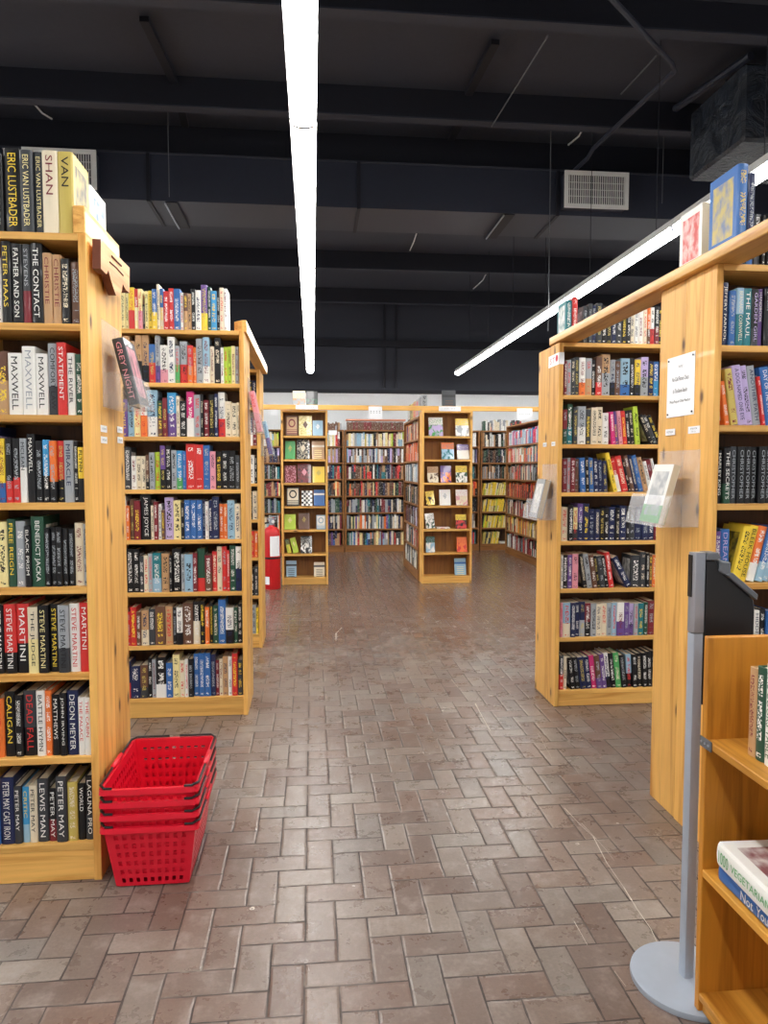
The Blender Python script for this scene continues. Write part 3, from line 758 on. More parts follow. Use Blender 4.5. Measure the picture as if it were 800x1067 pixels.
# ---------------------------------------------------------------- book stuff far away
def stock_mat():
    t = NT('assorted_spines'); a = t.n('Attribute'); a.attribute_type = 'GEOMETRY'; a.attribute_name = 'paint'
    tc = t.n('TexCoord'); sp = t.n('SeparateXYZ'); t.set(sp.inputs[0], tc.outputs['Object'])
    n = t.noise(t.comb(t.math('MULTIPLY', sp.outputs[0], 85.0), t.math('MULTIPLY', sp.outputs[1], 85.0), t.math('MULTIPLY', sp.outputs[2], 40.0)), 1.0, 1)
    lum = t.n('RGBToBW'); t.set(lum.inputs[0], a.outputs['Color'])
    inkc = t.mix(t.math('LESS_THAN', lum.outputs[0], .25), (.05, .05, .07, 1), (.75, .72, .62, 1))
    c = t.mix(t.math('MULTIPLY', t.math('GREATER_THAN', n, .63), .45), a.outputs['Color'], inkc)
    return t.done(c, .45)


STOCK = stock_mat()
stock = MB()


def fill(key, shelf, x0, x1, pal, hl=(.19, .255), tw=(.016, .042), lean=.0):
    c = CASES[key]; z = (c['top'] if shelf == 'top' else c['zs'][shelf]) + .001; x = x0
    while True:
        t = R.uniform(*tw); h = R.uniform(*hl)
        if x + t > x1: break
        ch = R.choice(pal); stock.col = pc(ch); a = lean if lean else 0
        M = c['M'] @ Matrix.Translation((x, .02 + R.uniform(0, .012), z + (t * math.sin(a) if a > 0 else 0))) @ Matrix.Rotation(a, 4, 'Y')
        stock.box(0, 0, 0, t - .001, .15, h * .5, STOCK, M)
        if R.random() < .3: stock.col = pc(R.choice(pal))
        stock.box(0, 0, h * .5, t - .001, .15, h, STOCK, M)
        x += t / max(.5, math.cos(a))
    stock.col = None


MIXP = 'kkdnnbtsswweeeTTBBmmrGGoYqP'
for key, x0, x1 in (('B0', .04, 1.06), ('B1a', .04, .99), ('B1', .04, 1.03), ('B2a', .04, 1.21)):
    pals = [MIXP + 'nqs', MIXP + 'ess', 'nkGqdsswemkn', 'TBBomkrdYnkG', 'mBrndkTwsGq', 'tswTBBBvvnkw', 'wmrTOtwslkeY']
    for s in range(7): fill(key, s, x0, x1, pals[s], (.2, .25) if s != 5 else (.22, .25))
fill('B1', 'top', .04, 1.03, 'BBBmB', (.13, .14), (.025, .028)); fill('B1a', 'top', .6, 1.0, 'BBsBT', (.1, .15), (.025, .028))
for s, pal, tw in ((6, 'kGdswwTe', (.015, .03)), (5, 'kkndGwB', (.015, .03)), (4, 'kdwsGBT', (.012, .025))): fill('B2', s, .04, .78, pal, (.2, .25), tw)
for s in (3, 2, 1): fill('B2', s, .03, .72, 'yyYlOydyeY', (.19, .23), (.012, .024), .16)
fill('B2', 0, .03, .33, 'yyYlOdd', (.2, .22), (.012, .024), .16); fill('B2', 'top', .05, .75, 'wedGwskr', (.12, .2), (.015, .04))
for s in range(7): fill('S2', s, .05, 1.40, ['wkskswed', 'BmknTwrG', 'mBvnBskw', 'kGknBwdT', 'wsswktwe', 'orTmTBwo', 'BTTmPsoe'][s])
for s in range(7): fill('S3', s, .05, 1.85, ['mGqwkmwr', 'TyYkweTo', 'wTmeTrks', 'ommrTdBk', 'kdwkrseT', 'bqwTweor', 'ttbwtrMw'][s])
so = stock.build('shelved_books'); tag(so, 'mixed books filling the dark wall shelving at the far end', 'books', None, 'stuff')


# loose pieces on the far top shelves
b = MB(); b.box(.57, 12.26, 2.27, 1.6, 12.5, 2.295, plain('pinkish_board', srgb(226, 150, 120), .5)); tag(b.build('wooden_board'), 'long pinkish board over the row of brown books on the wall shelving', 'board')


# ---------------------------------------------------------------- books shown face out
def face_mesh(art):
    b = MB(); b.box(0, 0, 0, 1, .12, 1, art); b.box(.0, .88, 0, 1, 1, 1, art); b.box(0, .12, 0, .04, .88, 1, art)
    return b.mesh('book')


FACE = {k: face_mesh(m) for k, m in ARTS.items()}
b = MB(); b.box(.045, .13, .01, .985, .87, .99, PAGE); FPAGE = b.mesh('page_block')


def face_book(M, w_, h, t, kind, cs, lab, grp, roll=0, tilt=12, name='display_book'):
    o = bpy.data.objects.new(name, FACE[kind]); COL.objects.link(o)
    o.matrix_basis = M @ Matrix.Rotation(math.radians(-tilt), 4, 'X') @ Matrix.Rotation(math.radians(roll), 4, 'Y') @ Matrix.Diagonal((w_, t, h, 1))
    props(o, cs[0], cs[1], cs[2], 0, 1); tag(o, lab, 'book', grp)
    p = bpy.data.objects.new('page_block', FPAGE); COL.objects.link(p); p.parent = o
    return o


def display(key, shelf, px0, px1, hpx, kind, cs, desc, case, roll=0, Yf=None):
    c = CASES[key]; Y = c['M'].translation.y; x0 = at(px0, 480, Y=Y).x - c['M'].translation.x; x1 = at(px1, 480, Y=Y).x - c['M'].translation.x
    x0 = max(x0, .03); x1 = min(x1, c['W'] - .03)
    z = (c['top'] if shelf == 'top' else c['zs'][shelf]) + .006 + (x1 - x0) * math.sin(math.radians(max(0, roll)))
    h = min(hpx * Y / F, .262)
    wh = f'{SHELFN[shelf]} of the {case}'
    face_book(c['M'] @ Matrix.Translation((x0, .045, z)), x1 - x0, h, .022, kind, cs, f'{desc}, {wh}', 'face-out books in the display bookcases', roll)


C1 = 'display case beside extinguisher'; C2 = 'half-empty display case'
a = lambda x: 280 + x / 8.886
for s, l, r_, h, k, cs, d in ((6, 160, 268, 21, 'circle', 'TmB', 'tan cover with dark ring'), (6, 280, 400, 21, 'ornate', 'OYB', 'ornate gold cover'), (6, 408, 503, 16, 'emblem', 'tww', 'pale blue cover'),
                              (5, 150, 243, 19, 'emblem', 'gOG', 'green cover'), (5, 258, 378, 21, 'ornate', 'eke', 'black and cream patterned cover'), (5, 400, 515, 19, 'band', 'TeY', 'tan cover with pale panel'),
                              (4, 145, 250, 18, 'ornate', 'pmm', 'dusky pink cover'), (4, 265, 390, 20, 'ornate', 'kmp', 'dark red ornate cover'), (4, 405, 518, 17, 'emblem', 'yOy', 'bright yellow cover'),
                              (3, 160, 278, 20, 'circle', 'ekk', 'cream cover with black ring'), (3, 300, 400, 16, 'checker', 'kwk', 'black and white checked cover'), (3, 415, 517, 17, 'band', 'bwb', 'blue cover with white line')):
    display('D1', s, a(l), a(r_), h, k, cs, d, C1)
a = lambda x: 280 + x / 9.7
for s, l, r_, h, k, cs, d, ro in ((2, 150, 265, 16, 'emblem', 'lYl', 'lime yellow cover', 0), (2, 295, 405, 17, 'emblem', 'BOB', 'brown cover with gold emblem', 0), (2, 478, 575, 15, 'circle', 'wtt', 'pale cover with blue ring', 0),
                                  (1, 182, 222, 15, 'picture', 'Gyl', 'narrow green and yellow cover', -12), (1, 240, 298, 16, 'emblem', 'lYw', 'lime cover leaning over', -14), (1, 315, 430, 18, 'picture', 'kwk', 'black cover with white portrait', 0),
                                  (0, 165, 270, 17, 'band', 'tdk', 'pale blue cover with dark strip', 0), (0, 450, 560, 15, 'band', 'edk', 'cream cover with dark strip', 0)):
    display('D1', s, a(l), a(r_), h, k, cs, d, C1, ro)
a = lambda x: 430 + x / 8.886
for s, l, r_, h, k, cs, d, ro in ((6, 155, 285, 20, 'picture', 'wgv', 'white cover with green picture', 0), (6, 405, 530, 19, 'picture', 'ysw', 'grey and white cover with yellow corner', 0),
                                  (5, 275, 390, 18, 'picture', 'oqt', 'teal and orange cover', 0), (5, 420, 530, 16, 'picture', 'Pww', 'white cover with purple top', 0),
                                  (4, 145, 245, 17, 'picture', 'TBe', 'tan and brown cover', 0), (4, 265, 365, 18, 'picture', 'PPo', 'purple and orange cover', 0), (4, 410, 515, 18, 'picture', 'yGw', 'dark green cover with yellow corner', 0),
                                  (3, 135, 215, 15, 'picture', 'yky', 'black and yellow cover', -5), (3, 258, 360, 17, 'emblem', 'wsw', 'plain white cover', 0), (3, 412, 520, 17, 'picture', 'wpe', 'pink and white cover', 0)):
    display('D2', s, a(l), a(r_), h, k, cs, d, C2, ro)
a = lambda x: 430 + x / 9.7
for s, l, r_, h, k, cs, d, ro in ((2, 145, 235, 16, 'picture', 'wGw', 'white cover with green corner', -5), (2, 448, 555, 15, 'picture', 'ykr', 'yellow and red cover', 0),
                                  (1, 145, 235, 17, 'picture', 'Gtw', 'pale blue picture cover', 0), (1, 462, 565, 16, 'picture', 'oro', 'orange cover', 0),
                                  (0, 440, 555, 18, 'band', 'tbY', 'pale green cover with blue band', 0)):
    display('D2', s, a(l), a(r_), h, k, cs, d, C2, ro)
# flat book lying on a shelf, flat book at the bottom of the yellow rows
c = CASES['D2']
o = put_book(c['M'] @ Matrix.Translation((.2, .02, c['zs'][2] + .022)) @ Matrix.Rotation(math.radians(90), 4, 'Y'), .02, .13, .16, 'w'); tag(o, 'white hardback lying flat on third shelf up of the half-empty display case', 'book')
c = CASES['B2']
o = put_book(c['M'] @ Matrix.Translation((.36, .02, c['zs'][0] + .032)) @ Matrix.Rotation(math.radians(90), 4, 'Y'), .03, .15, .26, 'w'); tag(o, 'white hardback lying flat beside the yellow paperbacks on the bottom shelf', 'book')

# on top of the display bookcases
def at_top(key, px0, px1, Yo, h, t, kind, cs, lab):
    c = CASES[key]; Y = c['M'].translation.y + Yo; x0 = at(px0, 420, Y=Y).x; x1 = at(px1, 420, Y=Y).x
    face_book(Matrix.Translation((x0, Y, c['top'] + .001 + t * .15)), x1 - x0, h, t, kind, cs, lab, 'books on top of the display bookcases', tilt=8)


at_top('D1', 305, 318, .06, .235, .05, 'picture', 'eTs', 'stone coloured book on top of the display case beside the extinguisher')
at_top('D1', 319, 331, .06, .235, .03, 'picture', 'kkG', 'dark green book on top of the display case beside the extinguisher')
at_top('D2', 461, 475, .06, .26, .03, 'band', 'dkB', 'dark book on top of the half-empty display case')
for i, (cc, hh) in enumerate((('s', .2), ('s', .19), ('T', .18), ('O', .17), ('d', .18))):
    o = put_book(Matrix.Translation((1.365, 8.9 + i * .27, 2.170 if i == 0 else 2.115)) @ Matrix.Rotation(0, 4, 'Z'), .07, .24, hh + .05 * (i > 0), cc)
    tag(o, f'{PALC[cc][0]} book atop the run behind the half-empty display case, {ords[i]} from its front', 'book', 'books along the top of the side run')


# ---------------------------------------------------------------- signs and labels
def card(name, lab, o, ux, uy, w_, h, lines, cat='sign', grp=None, border=False, mat=None, ink=None, th=.0015):
    """a thin card with lettering; o = centre of its back; ux, uy along its width and height"""
    ux, uy, o = Vector(ux), Vector(uy), Vector(o); nz = ux.cross(uy)
    r_ = empty(name, o); tag(r_, lab, cat, grp)
    b = MB(); Mt = Matrix((ux, nz, uy)).transposed().to_4x4()
    Mt = Matrix(((ux.x, uy.x, nz.x, 0), (ux.y, uy.y, nz.y, 0), (ux.z, uy.z, nz.z, 0), (0, 0, 0, 1)))
    b.box(-w_ / 2, -h / 2, 0, w_ / 2, h / 2, th, mat or PAPER, Mt); b.build('sheet', r_)
    for s, cx, cy, tw_, th_ in lines: text_obj(s, r_, ux * cx + uy * cy + nz * (th + .0006), ux, uy, th_, tw_, ink or INK)
    return r_


# notice on the end of the notice bookcase (faces -X: width runs towards -Y)
cx = 1.4795
n_ = card('notice_sign', 'white typed paper notice pinned across two bookcase ends', (cx, 2.762, 1.783), (0, -1, 0), (0, 0, 1), .215, .245,
          [('Sorry!', 0, .078, .035, .016), ('No Cell Phone Chats', 0, .03, .13, .017), ('In The Book Stacks', 0, -.018, .11, .017), ('Please Respect Other Readers', 0, -.062, .16, .015)])
b = MB()
for yy in (-.095, .095):
    for zz in (-.11, .11): b.tube([(-.0015, yy, zz), (-.005, yy, zz)], .004, INK, 8)
b.build('push_pin', n_)
SG = 'small white shelf labels on bookcase ends'
card('shelf_label', 'small white label under the paper notice, nearer the camera', (cx, 2.65, 1.60), (0, -1, 0), (0, 0, 1), .085, .028, [('WESTERN FICTION', 0, .005, .05, .006), ('A - L', 0, -.006, .03, .005)], 'label', SG)
card('shelf_label', 'small white label under the paper notice, farther one', (cx, 2.835, 1.60), (0, -1, 0), (0, 0, 1), .078, .026, [('FICTION', 0, 0, .05, .008)], 'label', SG)
for yy, zz, lab in ((2.66, 1.592, 'upper white label on the plaque bookcase end, nearer board'), (2.66, 1.552, 'lower white label on the plaque bookcase end, nearer board'), (2.875, 1.60, 'upper white label on the farther board of the plaque bookcase end'), (2.875, 1.56, 'lower white label on the farther board of the plaque bookcase end')):
    card('shelf_label', lab, (-.7495, yy, zz), (0, 1, 0), (0, 0, 1), .075, .024, [('FICTION', 0, 0, .045, .007)], 'label', SG)
for yy, lab in ((4.2, 'white label on the red lettered bookcase end, nearer the camera'), (4.36, 'white label on the red lettered bookcase end, farther board')):
    card('shelf_label', lab, (1.4515, yy, 1.598), (0, -1, 0), (0, 0, 1), .065, .026, [('FICTION', 0, 0, .04, .007)], 'label', SG)
rl = plain('red_lettering', srgb(205, 45, 60), .5)
r_ = card('lettered_tape', 'white tape with red letters and dot at bookcase top corner', (1.4515, 4.215, 2.10), (0, -1, 0), (0, 0, 1), .185, .07, [('S T', -.02, 0, .08, .035)], ink=rl)
b = MB(); b.tube([(-.0022, -.058, .005), (-.003, -.058, .005)], .02, rl, 16); b.build('red_dot', r_)
b = MB(); b.box(-.0, -.0972, -.035, .03, -.0957, .035, PAPER); b.build('tape_return', r_)
card('shelf_sign', 'narrow white sign above the display case beside the extinguisher', (-.07, 8.799, 2.195), (1, 0, 0), (0, 0, 1), .27, .05, [('. . . . . . . .', 0, 0, .17, .008)], grp='white signs on the long rail')
card('shelf_sign', 'narrow white sign above the half-empty display case', (1.70, 8.779, 2.190), (1, 0, 0), (0, 0, 1), .28, .058, [('. . .   . . .', 0, 0, .12, .01)], grp='white signs on the long rail')
card('hanging_sign', 'small white sign hanging in the gap between display cases', (.77, 8.798, 2.135), (1, 0, 0), (0, 0, 1), .17, .155, [('- - - -', 0, .02, .12, .006), ('- - - -', 0, 0, .12, .006)], grp='white signs on the long rail')
card('hanging_sign', 'white sign hanging at the far end of the long rail', (2.66, 8.798, 2.13), (1, 0, 0), (0, 0, 1), .2, .15, [('- - -  - - -', 0, .0, .14, .007)], grp='white signs on the long rail')
card('hanging_sign', 'small white card under the rail next to the fire extinguisher', (-.47, 8.798, 2.13), (1, 0, 0), (0, 0, 1), .07, .07, [], grp='white signs on the long rail')
card('shelf_sign', 'small white sign on the first wall bookcase beside the display case', (.20 + .14, 12.245, 2.06), (1, 0, 0), (0, 0, 1), .14, .08, [], grp='white signs on the long rail')

# carved plaque
pl = empty('carved_plaque', (-.749, 2.82, 2.2)); tag(pl, 'carved reddish wood plaque with a map outline cut along its bottom', 'plaque')
out = [(105, 249), (135, 279), (135, 305.5), (131, 302), (128, 296), (127, 303), (125, 308), (121, 308), (118, 300), (115, 290), (113, 281.5), (111, 286), (105, 280)]
pts = [at(x, y, X=-.709) for x, y in out]; b = MB()
b.prism([(p.y - 2.82, p.z - 2.2) for p in pts], 0, .012, .040, CARVE, CARVED); b.build('plaque_board', pl)
b = MB(); b.box(0, -.12, -.03, .0125, .12, .03, CARVED); b.build('mounting_block', pl)
q0, q1 = at(116, 267, X=-.709), at(126, 277, X=-.709)
b = MB(); b.tube([(.0405, q0.y - 2.82, q0.z - 2.2), (.0405, q1.y - 2.82, q1.z - 2.2)], .004, CARVED, 6)
q0, q1, q2 = at(114, 273, X=-.709), at(121, 279, X=-.709), at(128, 287, X=-.709)
b.tube([(.0405, q.y - 2.82, q.z - 2.2) for q in (q0, q1, q2)], .003, CARVED, 6); b.build('carved_line', pl)


# acrylic pockets with a book each
def pocket(X, sg, Y0, Y1, z0, hgt, dep, lab, tilt=14, backh=None):
    """sg +1: on a face that looks towards +X"""
    o = empty('acrylic_holder', (X, (Y0 + Y1) / 2, z0)); tag(o, lab, 'holder', 'clear book pockets on the bookcase ends')
    w2 = (Y1 - Y0) / 2; k = math.tan(math.radians(tilt)); t = .0025; bh = backh or hgt * 1.25
    b = MB(); b.box(0, -w2, 0, t, w2, bh, ACR) if sg > 0 else b.box(-t, -w2, 0, 0, w2, bh, ACR); b.build('back_plate', o)
    f = lambda d, z: sg * (d - z * k)
    b = MB(); b.prism([(f(dep, 0), 0), (f(dep, 0) - sg * t, 0), (f(dep, hgt * .45) - sg * t, hgt * .45), (f(dep, hgt * .45), hgt * .45)], 1, -w2, w2, ACR); b.build('front_plate', o)
    b = MB(); b.prism([(sg * t, 0), (sg * t, t), (f(dep, 0), t), (f(dep, 0), 0)], 1, -w2 + t, w2 - t, ACR); b.build('bottom_tray', o)
    for s in (-w2, w2 - t):
        b = MB(); b.prism([(sg * t, t), (f(dep, 0), t), (f(dep, hgt * .45), hgt * .45), (sg * t, hgt * .5)], 1, s, s + t, ACR); b.build('end_plate', o)
    return o


def held(X, Y, z, t, D, h, a, cs, lab, flip=False, split=0.0, title=None, hard=True, kind=None):
    M = Matrix.Translation((X, Y, z)) @ Matrix.Rotation(math.radians(a), 4, 'Y')
    if flip: M = M @ Matrix.Translation((t, D, 0)) @ Matrix.Rotation(math.pi, 4, 'Z')
    o = put_book(M, t, D, h, cs[0], cs[1], True, hard, title, cs[2], split=split); tag(o, lab, 'book'); return o


pocket(-.7495, 1, 2.66, 2.90, 1.672, .25, .132, 'clear acrylic pocket on the plaque bookcase end', 12)
held(-.668, 2.69, 1.678, .04, .165, .245, -13, 'dsp', 'charcoal hardback with pinkish cover art in the pocket on plaque bookcase end', split=0, title='GREY NIGHT')
pocket(1.4795, -1, 2.60, 2.92, 1.222, .27, .15, 'clear acrylic pocket under the paper notice', 14, .30)
held(1.345, 2.66, 1.234, .028, .165, .24, 15, 'wgs', 'white book with green lower cover in the pocket under the notice', True, .3, hard=False)
pocket(1.4515, -1, 4.13, 4.40, 1.138, .27, .125, 'clear acrylic pocket on the red lettered bookcase end', 12)
held(1.345, 4.18, 1.15, .035, .16, .24, 13, 'sdw', 'grey book in the pocket on the red lettered bookcase end', True, .0)
pocket(-.3885, 1, 4.36, 4.54, 1.66, .27, .09, 'clear acrylic pocket on end of bookcase behind baskets', 10)
held(-.335, 4.385, 1.668, .03, .14, .25, -11, 'pmr', 'pink and red paperback in the pocket beyond the rainbow row', split=0, hard=False)
pocket(-.4145, 1, 5.80, 6.05, 1.55, .3, .1, 'clear acrylic pocket on the sliver bookcase end', 10)
held(-.356, 5.83, 1.56, .03, .17, .27, -11, 'tPb', 'blue and lavender paperback in the farthest acrylic pocket', split=.5, hard=False)
# books standing on the long rail and next to it
held(1.495, 2.66, 2.246, .03, .17, .225, 0, 'wrr', 'white book with red picture cover standing on the long rail', True, 0, hard=False)
held(1.528, 2.655, 2.246, .022, .15, .21, 0, 'eeT', 'thin cream book on the long rail beside the red picture cover', True, 0)
held(1.49, 2.42, 2.246, .038, .18, .27, 0, 'bYO', 'large blue hardback with pale panel standing on the long rail', False, 0)
held(1.53, 2.42, 2.246, .025, .15, .24, 0, 'nns', 'navy hardback on the long rail beside the large blue one', False, 0)
held(1.50, 4.15, 2.246, .035, .15, .2, 0, 'qqw', 'teal book on the long rail at the red lettered corner', False, .5, hard=False)
held(1.539, 4.15, 2.246, .032, .16, .22, 0, 'rrw', 'red book on the long rail at the red lettered corner', False, .35, hard=False)
# on the plaque bookcase, cover towards the aisle
held(-.825, 2.735, 2.233, .028, .19, .245, 0, 'wtb', 'large white and blue picture book behind the short pine rail', False, .0)

# ---------------------------------------------------------------- shopping baskets
def basket(z, lab, k):
    o = empty('shopping_basket', (-.562, 2.645, z)); tag(o, lab, 'basket', 'stacked red shopping baskets')
    hx0, hy0, hx1, hy1, H = .122, .190, .152, .222, .225
    bm = bmesh.new()

    def corner(sx, sy, v): return Vector((sx * (hx0 + (hx1 - hx0) * v), sy * (hy0 + (hy1 - hy0) * v), .004 + (H - .004) * v))
    def wallg(c0, c1, n):
        rows = [0, .06] + [.06 + .82 * (i / 11) for i in range(1, 12)] + [1.0]
        cols = [0, .09] + [.09 + .82 * (i / (2 * n - 1)) for i in range(1, 2 * n)] + [1.0]
        g = {}
        for j, v in enumerate(rows):
            a, c_ = corner(*c0, v), corner(*c1, v)
            for i, u in enumerate(cols): g[i, j] = bm.verts.new(a.lerp(c_, u))
        for j in range(len(rows) - 1):
            for i in range(len(cols) - 1):
                hole = (1 <= i < len(cols) - 1 and i % 2 == 1 and j % 2 == 1 and 1 <= j < len(rows) - 2)
                if not hole: bm.faces.new((g[i, j], g[i + 1, j], g[i + 1, j + 1], g[i, j + 1]))
    wallg((-1, -1), (1, -1), 9); wallg((1, -1), (1, 1), 13); wallg((1, 1), (-1, 1), 9); wallg((-1, 1), (-1, -1), 13)
    n = 8
    g = [[bm.verts.new((-hx0 + 2 * hx0 * i / n, -hy0 + 2 * hy0 * j / n, .004)) for i in range(n + 1)] for j in range(n + 1)]
    for j in range(n):
        for i in range(n): bm.faces.new((g[j][i], g[j][i + 1], g[j + 1][i + 1], g[j + 1][i]))
    bmesh.ops.remove_doubles(bm, verts=bm.verts, dist=1e-4); bmesh.ops.recalc_face_normals(bm, faces=bm.faces)
    me = bpy.data.meshes.new('basket_body'); bm.to_mesh(me); bm.free(); me.materials.append(REDP)
    bo = bpy.data.objects.new('basket_body', me); COL.objects.link(bo); bo.parent = o
    md = bo.modifiers.new('s', 'SOLIDIFY'); md.thickness = .002; md.offset = 1
    # rim: rounded rectangle loop with a turned-down lip
    rr = .005; path = []
    for sx, sy, a0 in ((1, -1, -90), (1, 1, 0), (-1, 1, 90), (-1, -1, 180)):
        for q in range(5):
            an = math.radians(a0 + q * 22.5); path.append((sx * (hx1 - rr) + rr * math.cos(an), sy * (hy1 - rr) + rr * math.sin(an)))
    prof = [(-.001, .0), (.0, .006), (.013, .006), (.015, -.012), (.012, -.012), (.010, .0)]
    vs = []; fs = []; m = len(path); q = len(prof)
    for i, p in enumerate(path):
        a_, c_ = Vector(path[i - 1]), Vector(path[(i + 1) % m]); d = (c_ - a_).normalized(); nrm = Vector((d.y, -d.x))
        for (ou, zz) in prof: vs.append((p[0] + nrm.x * ou, p[1] + nrm.y * ou, H + zz))
    for i in range(m):
        for j in range(q): fs.append((i * q + j, i * q + (j + 1) % q, ((i + 1) % m) * q + (j + 1) % q, ((i + 1) % m) * q + j))
    b = MB(); b.add(vs, fs, REDP); b.build('rim', o, smooth=True)
    for sx in (-1, 1):   # folded wire bails with a red grip each
        x = sx * (hx1 + .012); zz = H + .012
        b = MB(); e = .006
        b.tube([(x - sx * .045, -hy1 - .012, zz), (x - sx * .02, -hy1 - .012, zz), (x, -hy1 + .016, zz), (x, 0, zz), (x, hy1 - .016, zz), (x - sx * .02, hy1 + .012, zz), (sx * .02, hy1 + .012, zz)], .0042, PLASB, 8)
        hd = b.build('bail_handle', o, smooth=True); hd['label'] = 'black folded handle'
        b = MB(); b.tube([(x, -.062, zz), (x, -.055, zz), (x, .055, zz), (x, .062, zz)], [.005, .0095, .0095, .005], REDP, 10); b.build('grip', hd, smooth=True)
    return o


for k, lab in enumerate(('bottom red shopping basket of the stack, standing on the brick floor', 'second red shopping basket from the bottom of the stack', 'third red shopping basket from the bottom, just under the top one', 'topmost red shopping basket of the stack, open and empty')):
    basket(.002 + k * .0445, lab, k)

# ---------------------------------------------------------------- fire extinguisher
ex = empty('fire_extinguisher', (-.50, 8.62, 0)); tag(ex, 'tall red fire extinguisher on the floor beside the display bookcase', 'fire extinguisher')
b = MB(); b.lathe([(.098, .0), (.103, .012), (.103, .66), (.096, .70), (.07, .735), (.035, .752), (.03, .77)], (0, 0, 0), REDE); b.build('cylinder', ex, smooth=True)
b = MB(); b.lathe([(.03, .0), (.03, .05), (.02, .055), (.018, .075)], (0, 0, .77), STEEL, 16); b.tube([(-.03, 0, .80), (.03, -.01, .80)], .014, STEEL)
b.build('valve', ex, smooth=True)
b = MB(); b.box(-.05, -.012, .835, .06, .012, .85, STEEL); b.box(-.02, -.012, .862, .065, .012, .88, STEEL); b.build('squeeze_handle', ex)
b = MB(); b.tube([(.02, -.03, .812), (.02, -.042, .812)], .02, WHITE, 14); b.build('pressure_gauge', ex)
b = MB(); b.tube([(-.03, 0, .8), (-.085, -.03, .79), (-.112, -.03, .70), (-.114, -.02, .42)], .013, PLASB, 8); b.build('hose', ex, smooth=True)
b = MB()
b.add([(.1045 * math.sin(q), -.1045 * math.cos(q), z) for z in (.40, .64) for q in [math.radians(-8 + 12 * i) for i in range(7)]], [(i, i + 1, i + 8, i + 7) for i in range(6)], PAPER)
b.build('instruction_label', ex)
b = MB(); b.lathe([(.1048, .0), (.1048, .022)], (0, 0, .365), PLASB); b.build('strap', ex)
b = MB(); b.add([(.1046 * math.sin(q), -.1046 * math.cos(q), z) for z in (.06, .155) for q in [math.radians(-62 + 12 * i) for i in range(5)]], [(i, i + 1, i + 6, i + 5) for i in range(4)], PAPER); b.build('round_sticker', ex)

# ---------------------------------------------------------------- silver post with black housing
ps = empty('scanner_post', (1.042, 1.83, 0)); tag(ps, 'silver post with black wedge housing on a round grey foot', 'post')
b = MB(); b.lathe([(.150, .0), (.152, .006), (.150, .016), (.135, .02), (.0, .021)], (0, -.0, 0), SILVER, 48); b.build('foot_disc', ps, smooth=True)
b = MB(); w2 = .0165
b.prism([(-w2, -.008), (-w2 + .004, -.014), (0, -.016), (w2 - .004, -.014), (w2, -.008), (w2, .012), (-w2, .012)], 2, .02, 1.0, SILVER)
b.build('post_column', ps, smooth=True)
b = MB(); b.prism([(-w2 - .001, -.009), (-w2 + .003, -.016), (0, -.018), (w2 - .004, -.016), (w2 + .001, -.009), (w2 + .001, .013), (-w2 - .001, .013)], 2, 1.003, 1.222, STEEL); b.build('post_head', ps, smooth=True)
b = MB(); b.box(-w2 - .004, -.006, 1.10, -w2 - .0015, .012, 1.215, PLASB); b.build('side_strip', ps)
b = MB(); b.prism([(w2 + .001, .80), (w2 + .001, 1.20), (.045, 1.20), (.064, 1.165), (.158, 1.09), (.162, 1.06), (.162, .80)], 1, -.012, .04, PLASB); b.build('housing', ps, bevel=.003)
b = MB(); b.prism([(w2 - .002, 1.202), (w2 + .004, 1.222), (.050, 1.222), (.060, 1.206), (.045, 1.2015)], 1, -.016, .03, GREYP); b.build('top_cap', ps, bevel=.002)
b = MB(); b.prism([(.052, 1.17), (.055, 1.199), (.085, 1.196), (.087, 1.152)], 1, -.018, .025, GREYP); b.build('hinge_block', ps, bevel=.003)
b = MB(); b.prism([(.070, 1.162), (.088, 1.168), (.164, 1.106), (.161, 1.090)], 1, -.022, .035, GREYP); b.build('sloping_trim', ps, bevel=.002)

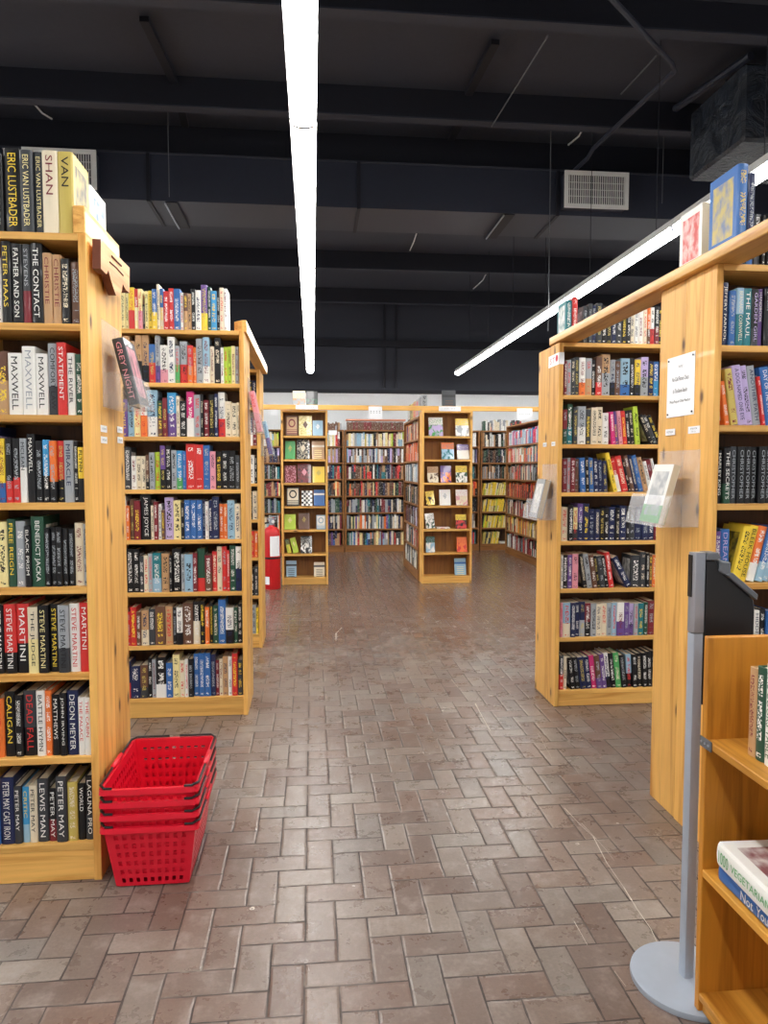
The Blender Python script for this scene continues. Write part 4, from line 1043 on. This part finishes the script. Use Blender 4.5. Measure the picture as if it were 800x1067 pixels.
# ---------------------------------------------------------------- small rack nearest the camera
rk = empty('small_bookcase', (1.0, 1.715, 0), -math.pi / 2); tag(rk, 'low amber pine bookcase beside the silver post, cookbooks on its shelf', 'bookcase')
Wk, Dk, tk = .85, .26, .02
for x, nmx in ((0, 'side_panel'), (Wk - tk, 'side_panel')):
    b = MB(); b.box(x, 0, .0225, x + tk, Dk, 1.02, ZZ); b.build(nmx, rk, .002)
b = MB(); b.box(tk, Dk - .01, .06, Wk - tk, Dk - .001, 1.0, ZZ); b.build('back_panel', rk)
for z in (.075, .41, .755):
    b = MB(); b.box(tk, .0, z - .02, Wk - tk, Dk - .011, z, ZX); b.build('shelf', rk, .002)
b = MB(); b.box(tk, .012, .0225, Wk - tk, .028, .053, ZX); b.build('plinth', rk)
b = MB(); b.box(-.0025, -.003, .732, .05, -.0005, .758, GREYP)
for i in range(3): b.tube([(.006 + i * .016, -.003, .745), (.006 + i * .016, -.005, .745)], .0035, STEEL, 8)
b.build('metal_bracket', rk)
MR = Matrix.Translation((1.0, 1.715, 0)) @ Matrix.Rotation(-math.pi / 2, 4, 'Z')
x = .115
for i, (cc, t, h, D, lab) in enumerate((('T', .028, .215, .15, 'dusty pink brown hardback'), ('G', .032, .225, .16, 'sage green hardback'), ('w', .04, .24, .17, 'white hardback'), ('n', .03, .22, .16, 'navy hardback'), ('m', .03, .22, .16, 'maroon hardback'))):
    o = put_book(MR @ Matrix.Translation((x, .05, .756)), t, D, h, cc, near=True, title='THE COOKS TABLE' if cc == 'w' else None, tcol='G' if cc == 'w' else None)
    tag(o, f'{lab} on upper shelf of the low amber bookcase, {ords[i]} from far panel', 'book', 'books on the upper shelf of the low bookcase'); x += t + .001
# lying cookbooks: spine outward
def lying(x, y, z, L, D, t, c, lab, title, tc, rz=0, words=()):
    M = MR @ Matrix.Translation((x, y, z)) @ Matrix.Rotation(math.radians(rz), 4, 'Z') @ Matrix.Rotation(math.pi / 2, 4, 'Y') @ Matrix.Translation((-t, 0, 0))
    o = put_book(M, t, D, L, c[0], c[1] if len(c) > 1 else None, True, len(c) < 3, None, tc, split=.8 if len(c) > 1 else 0, lett=0.0)
    if tc == 'g': o['c3'] = list(pc('m')[:3])
    for s, u0, u1, hh in words:
        me = text_obj(s, None, (.5, -.0125, (u0 + u1) / 2), (0, 0, 1), (-1, 0, 0), hh, u1 - u0, INKS[tc]); me.name = 'spine_lettering'; me.parent = o
    return tag(o, lab, 'book')


lying(.075, .012, .4108, .30, .19, .045, 'bb', 'blue cookbook lying flat at the bottom of the stack', 'Not', 'w', 0, (('Not', .32, .48, .5), ('Your', .52, .7, .5)))
lying(.085, .0, .457, .27, .2, .062, 'w', 'thick white vegetarian cookbook lying on top of the blue one', '', 'g', -2, (('1000', .04, .2, .5), ('VEGETARIAN', .24, .82, .3)))
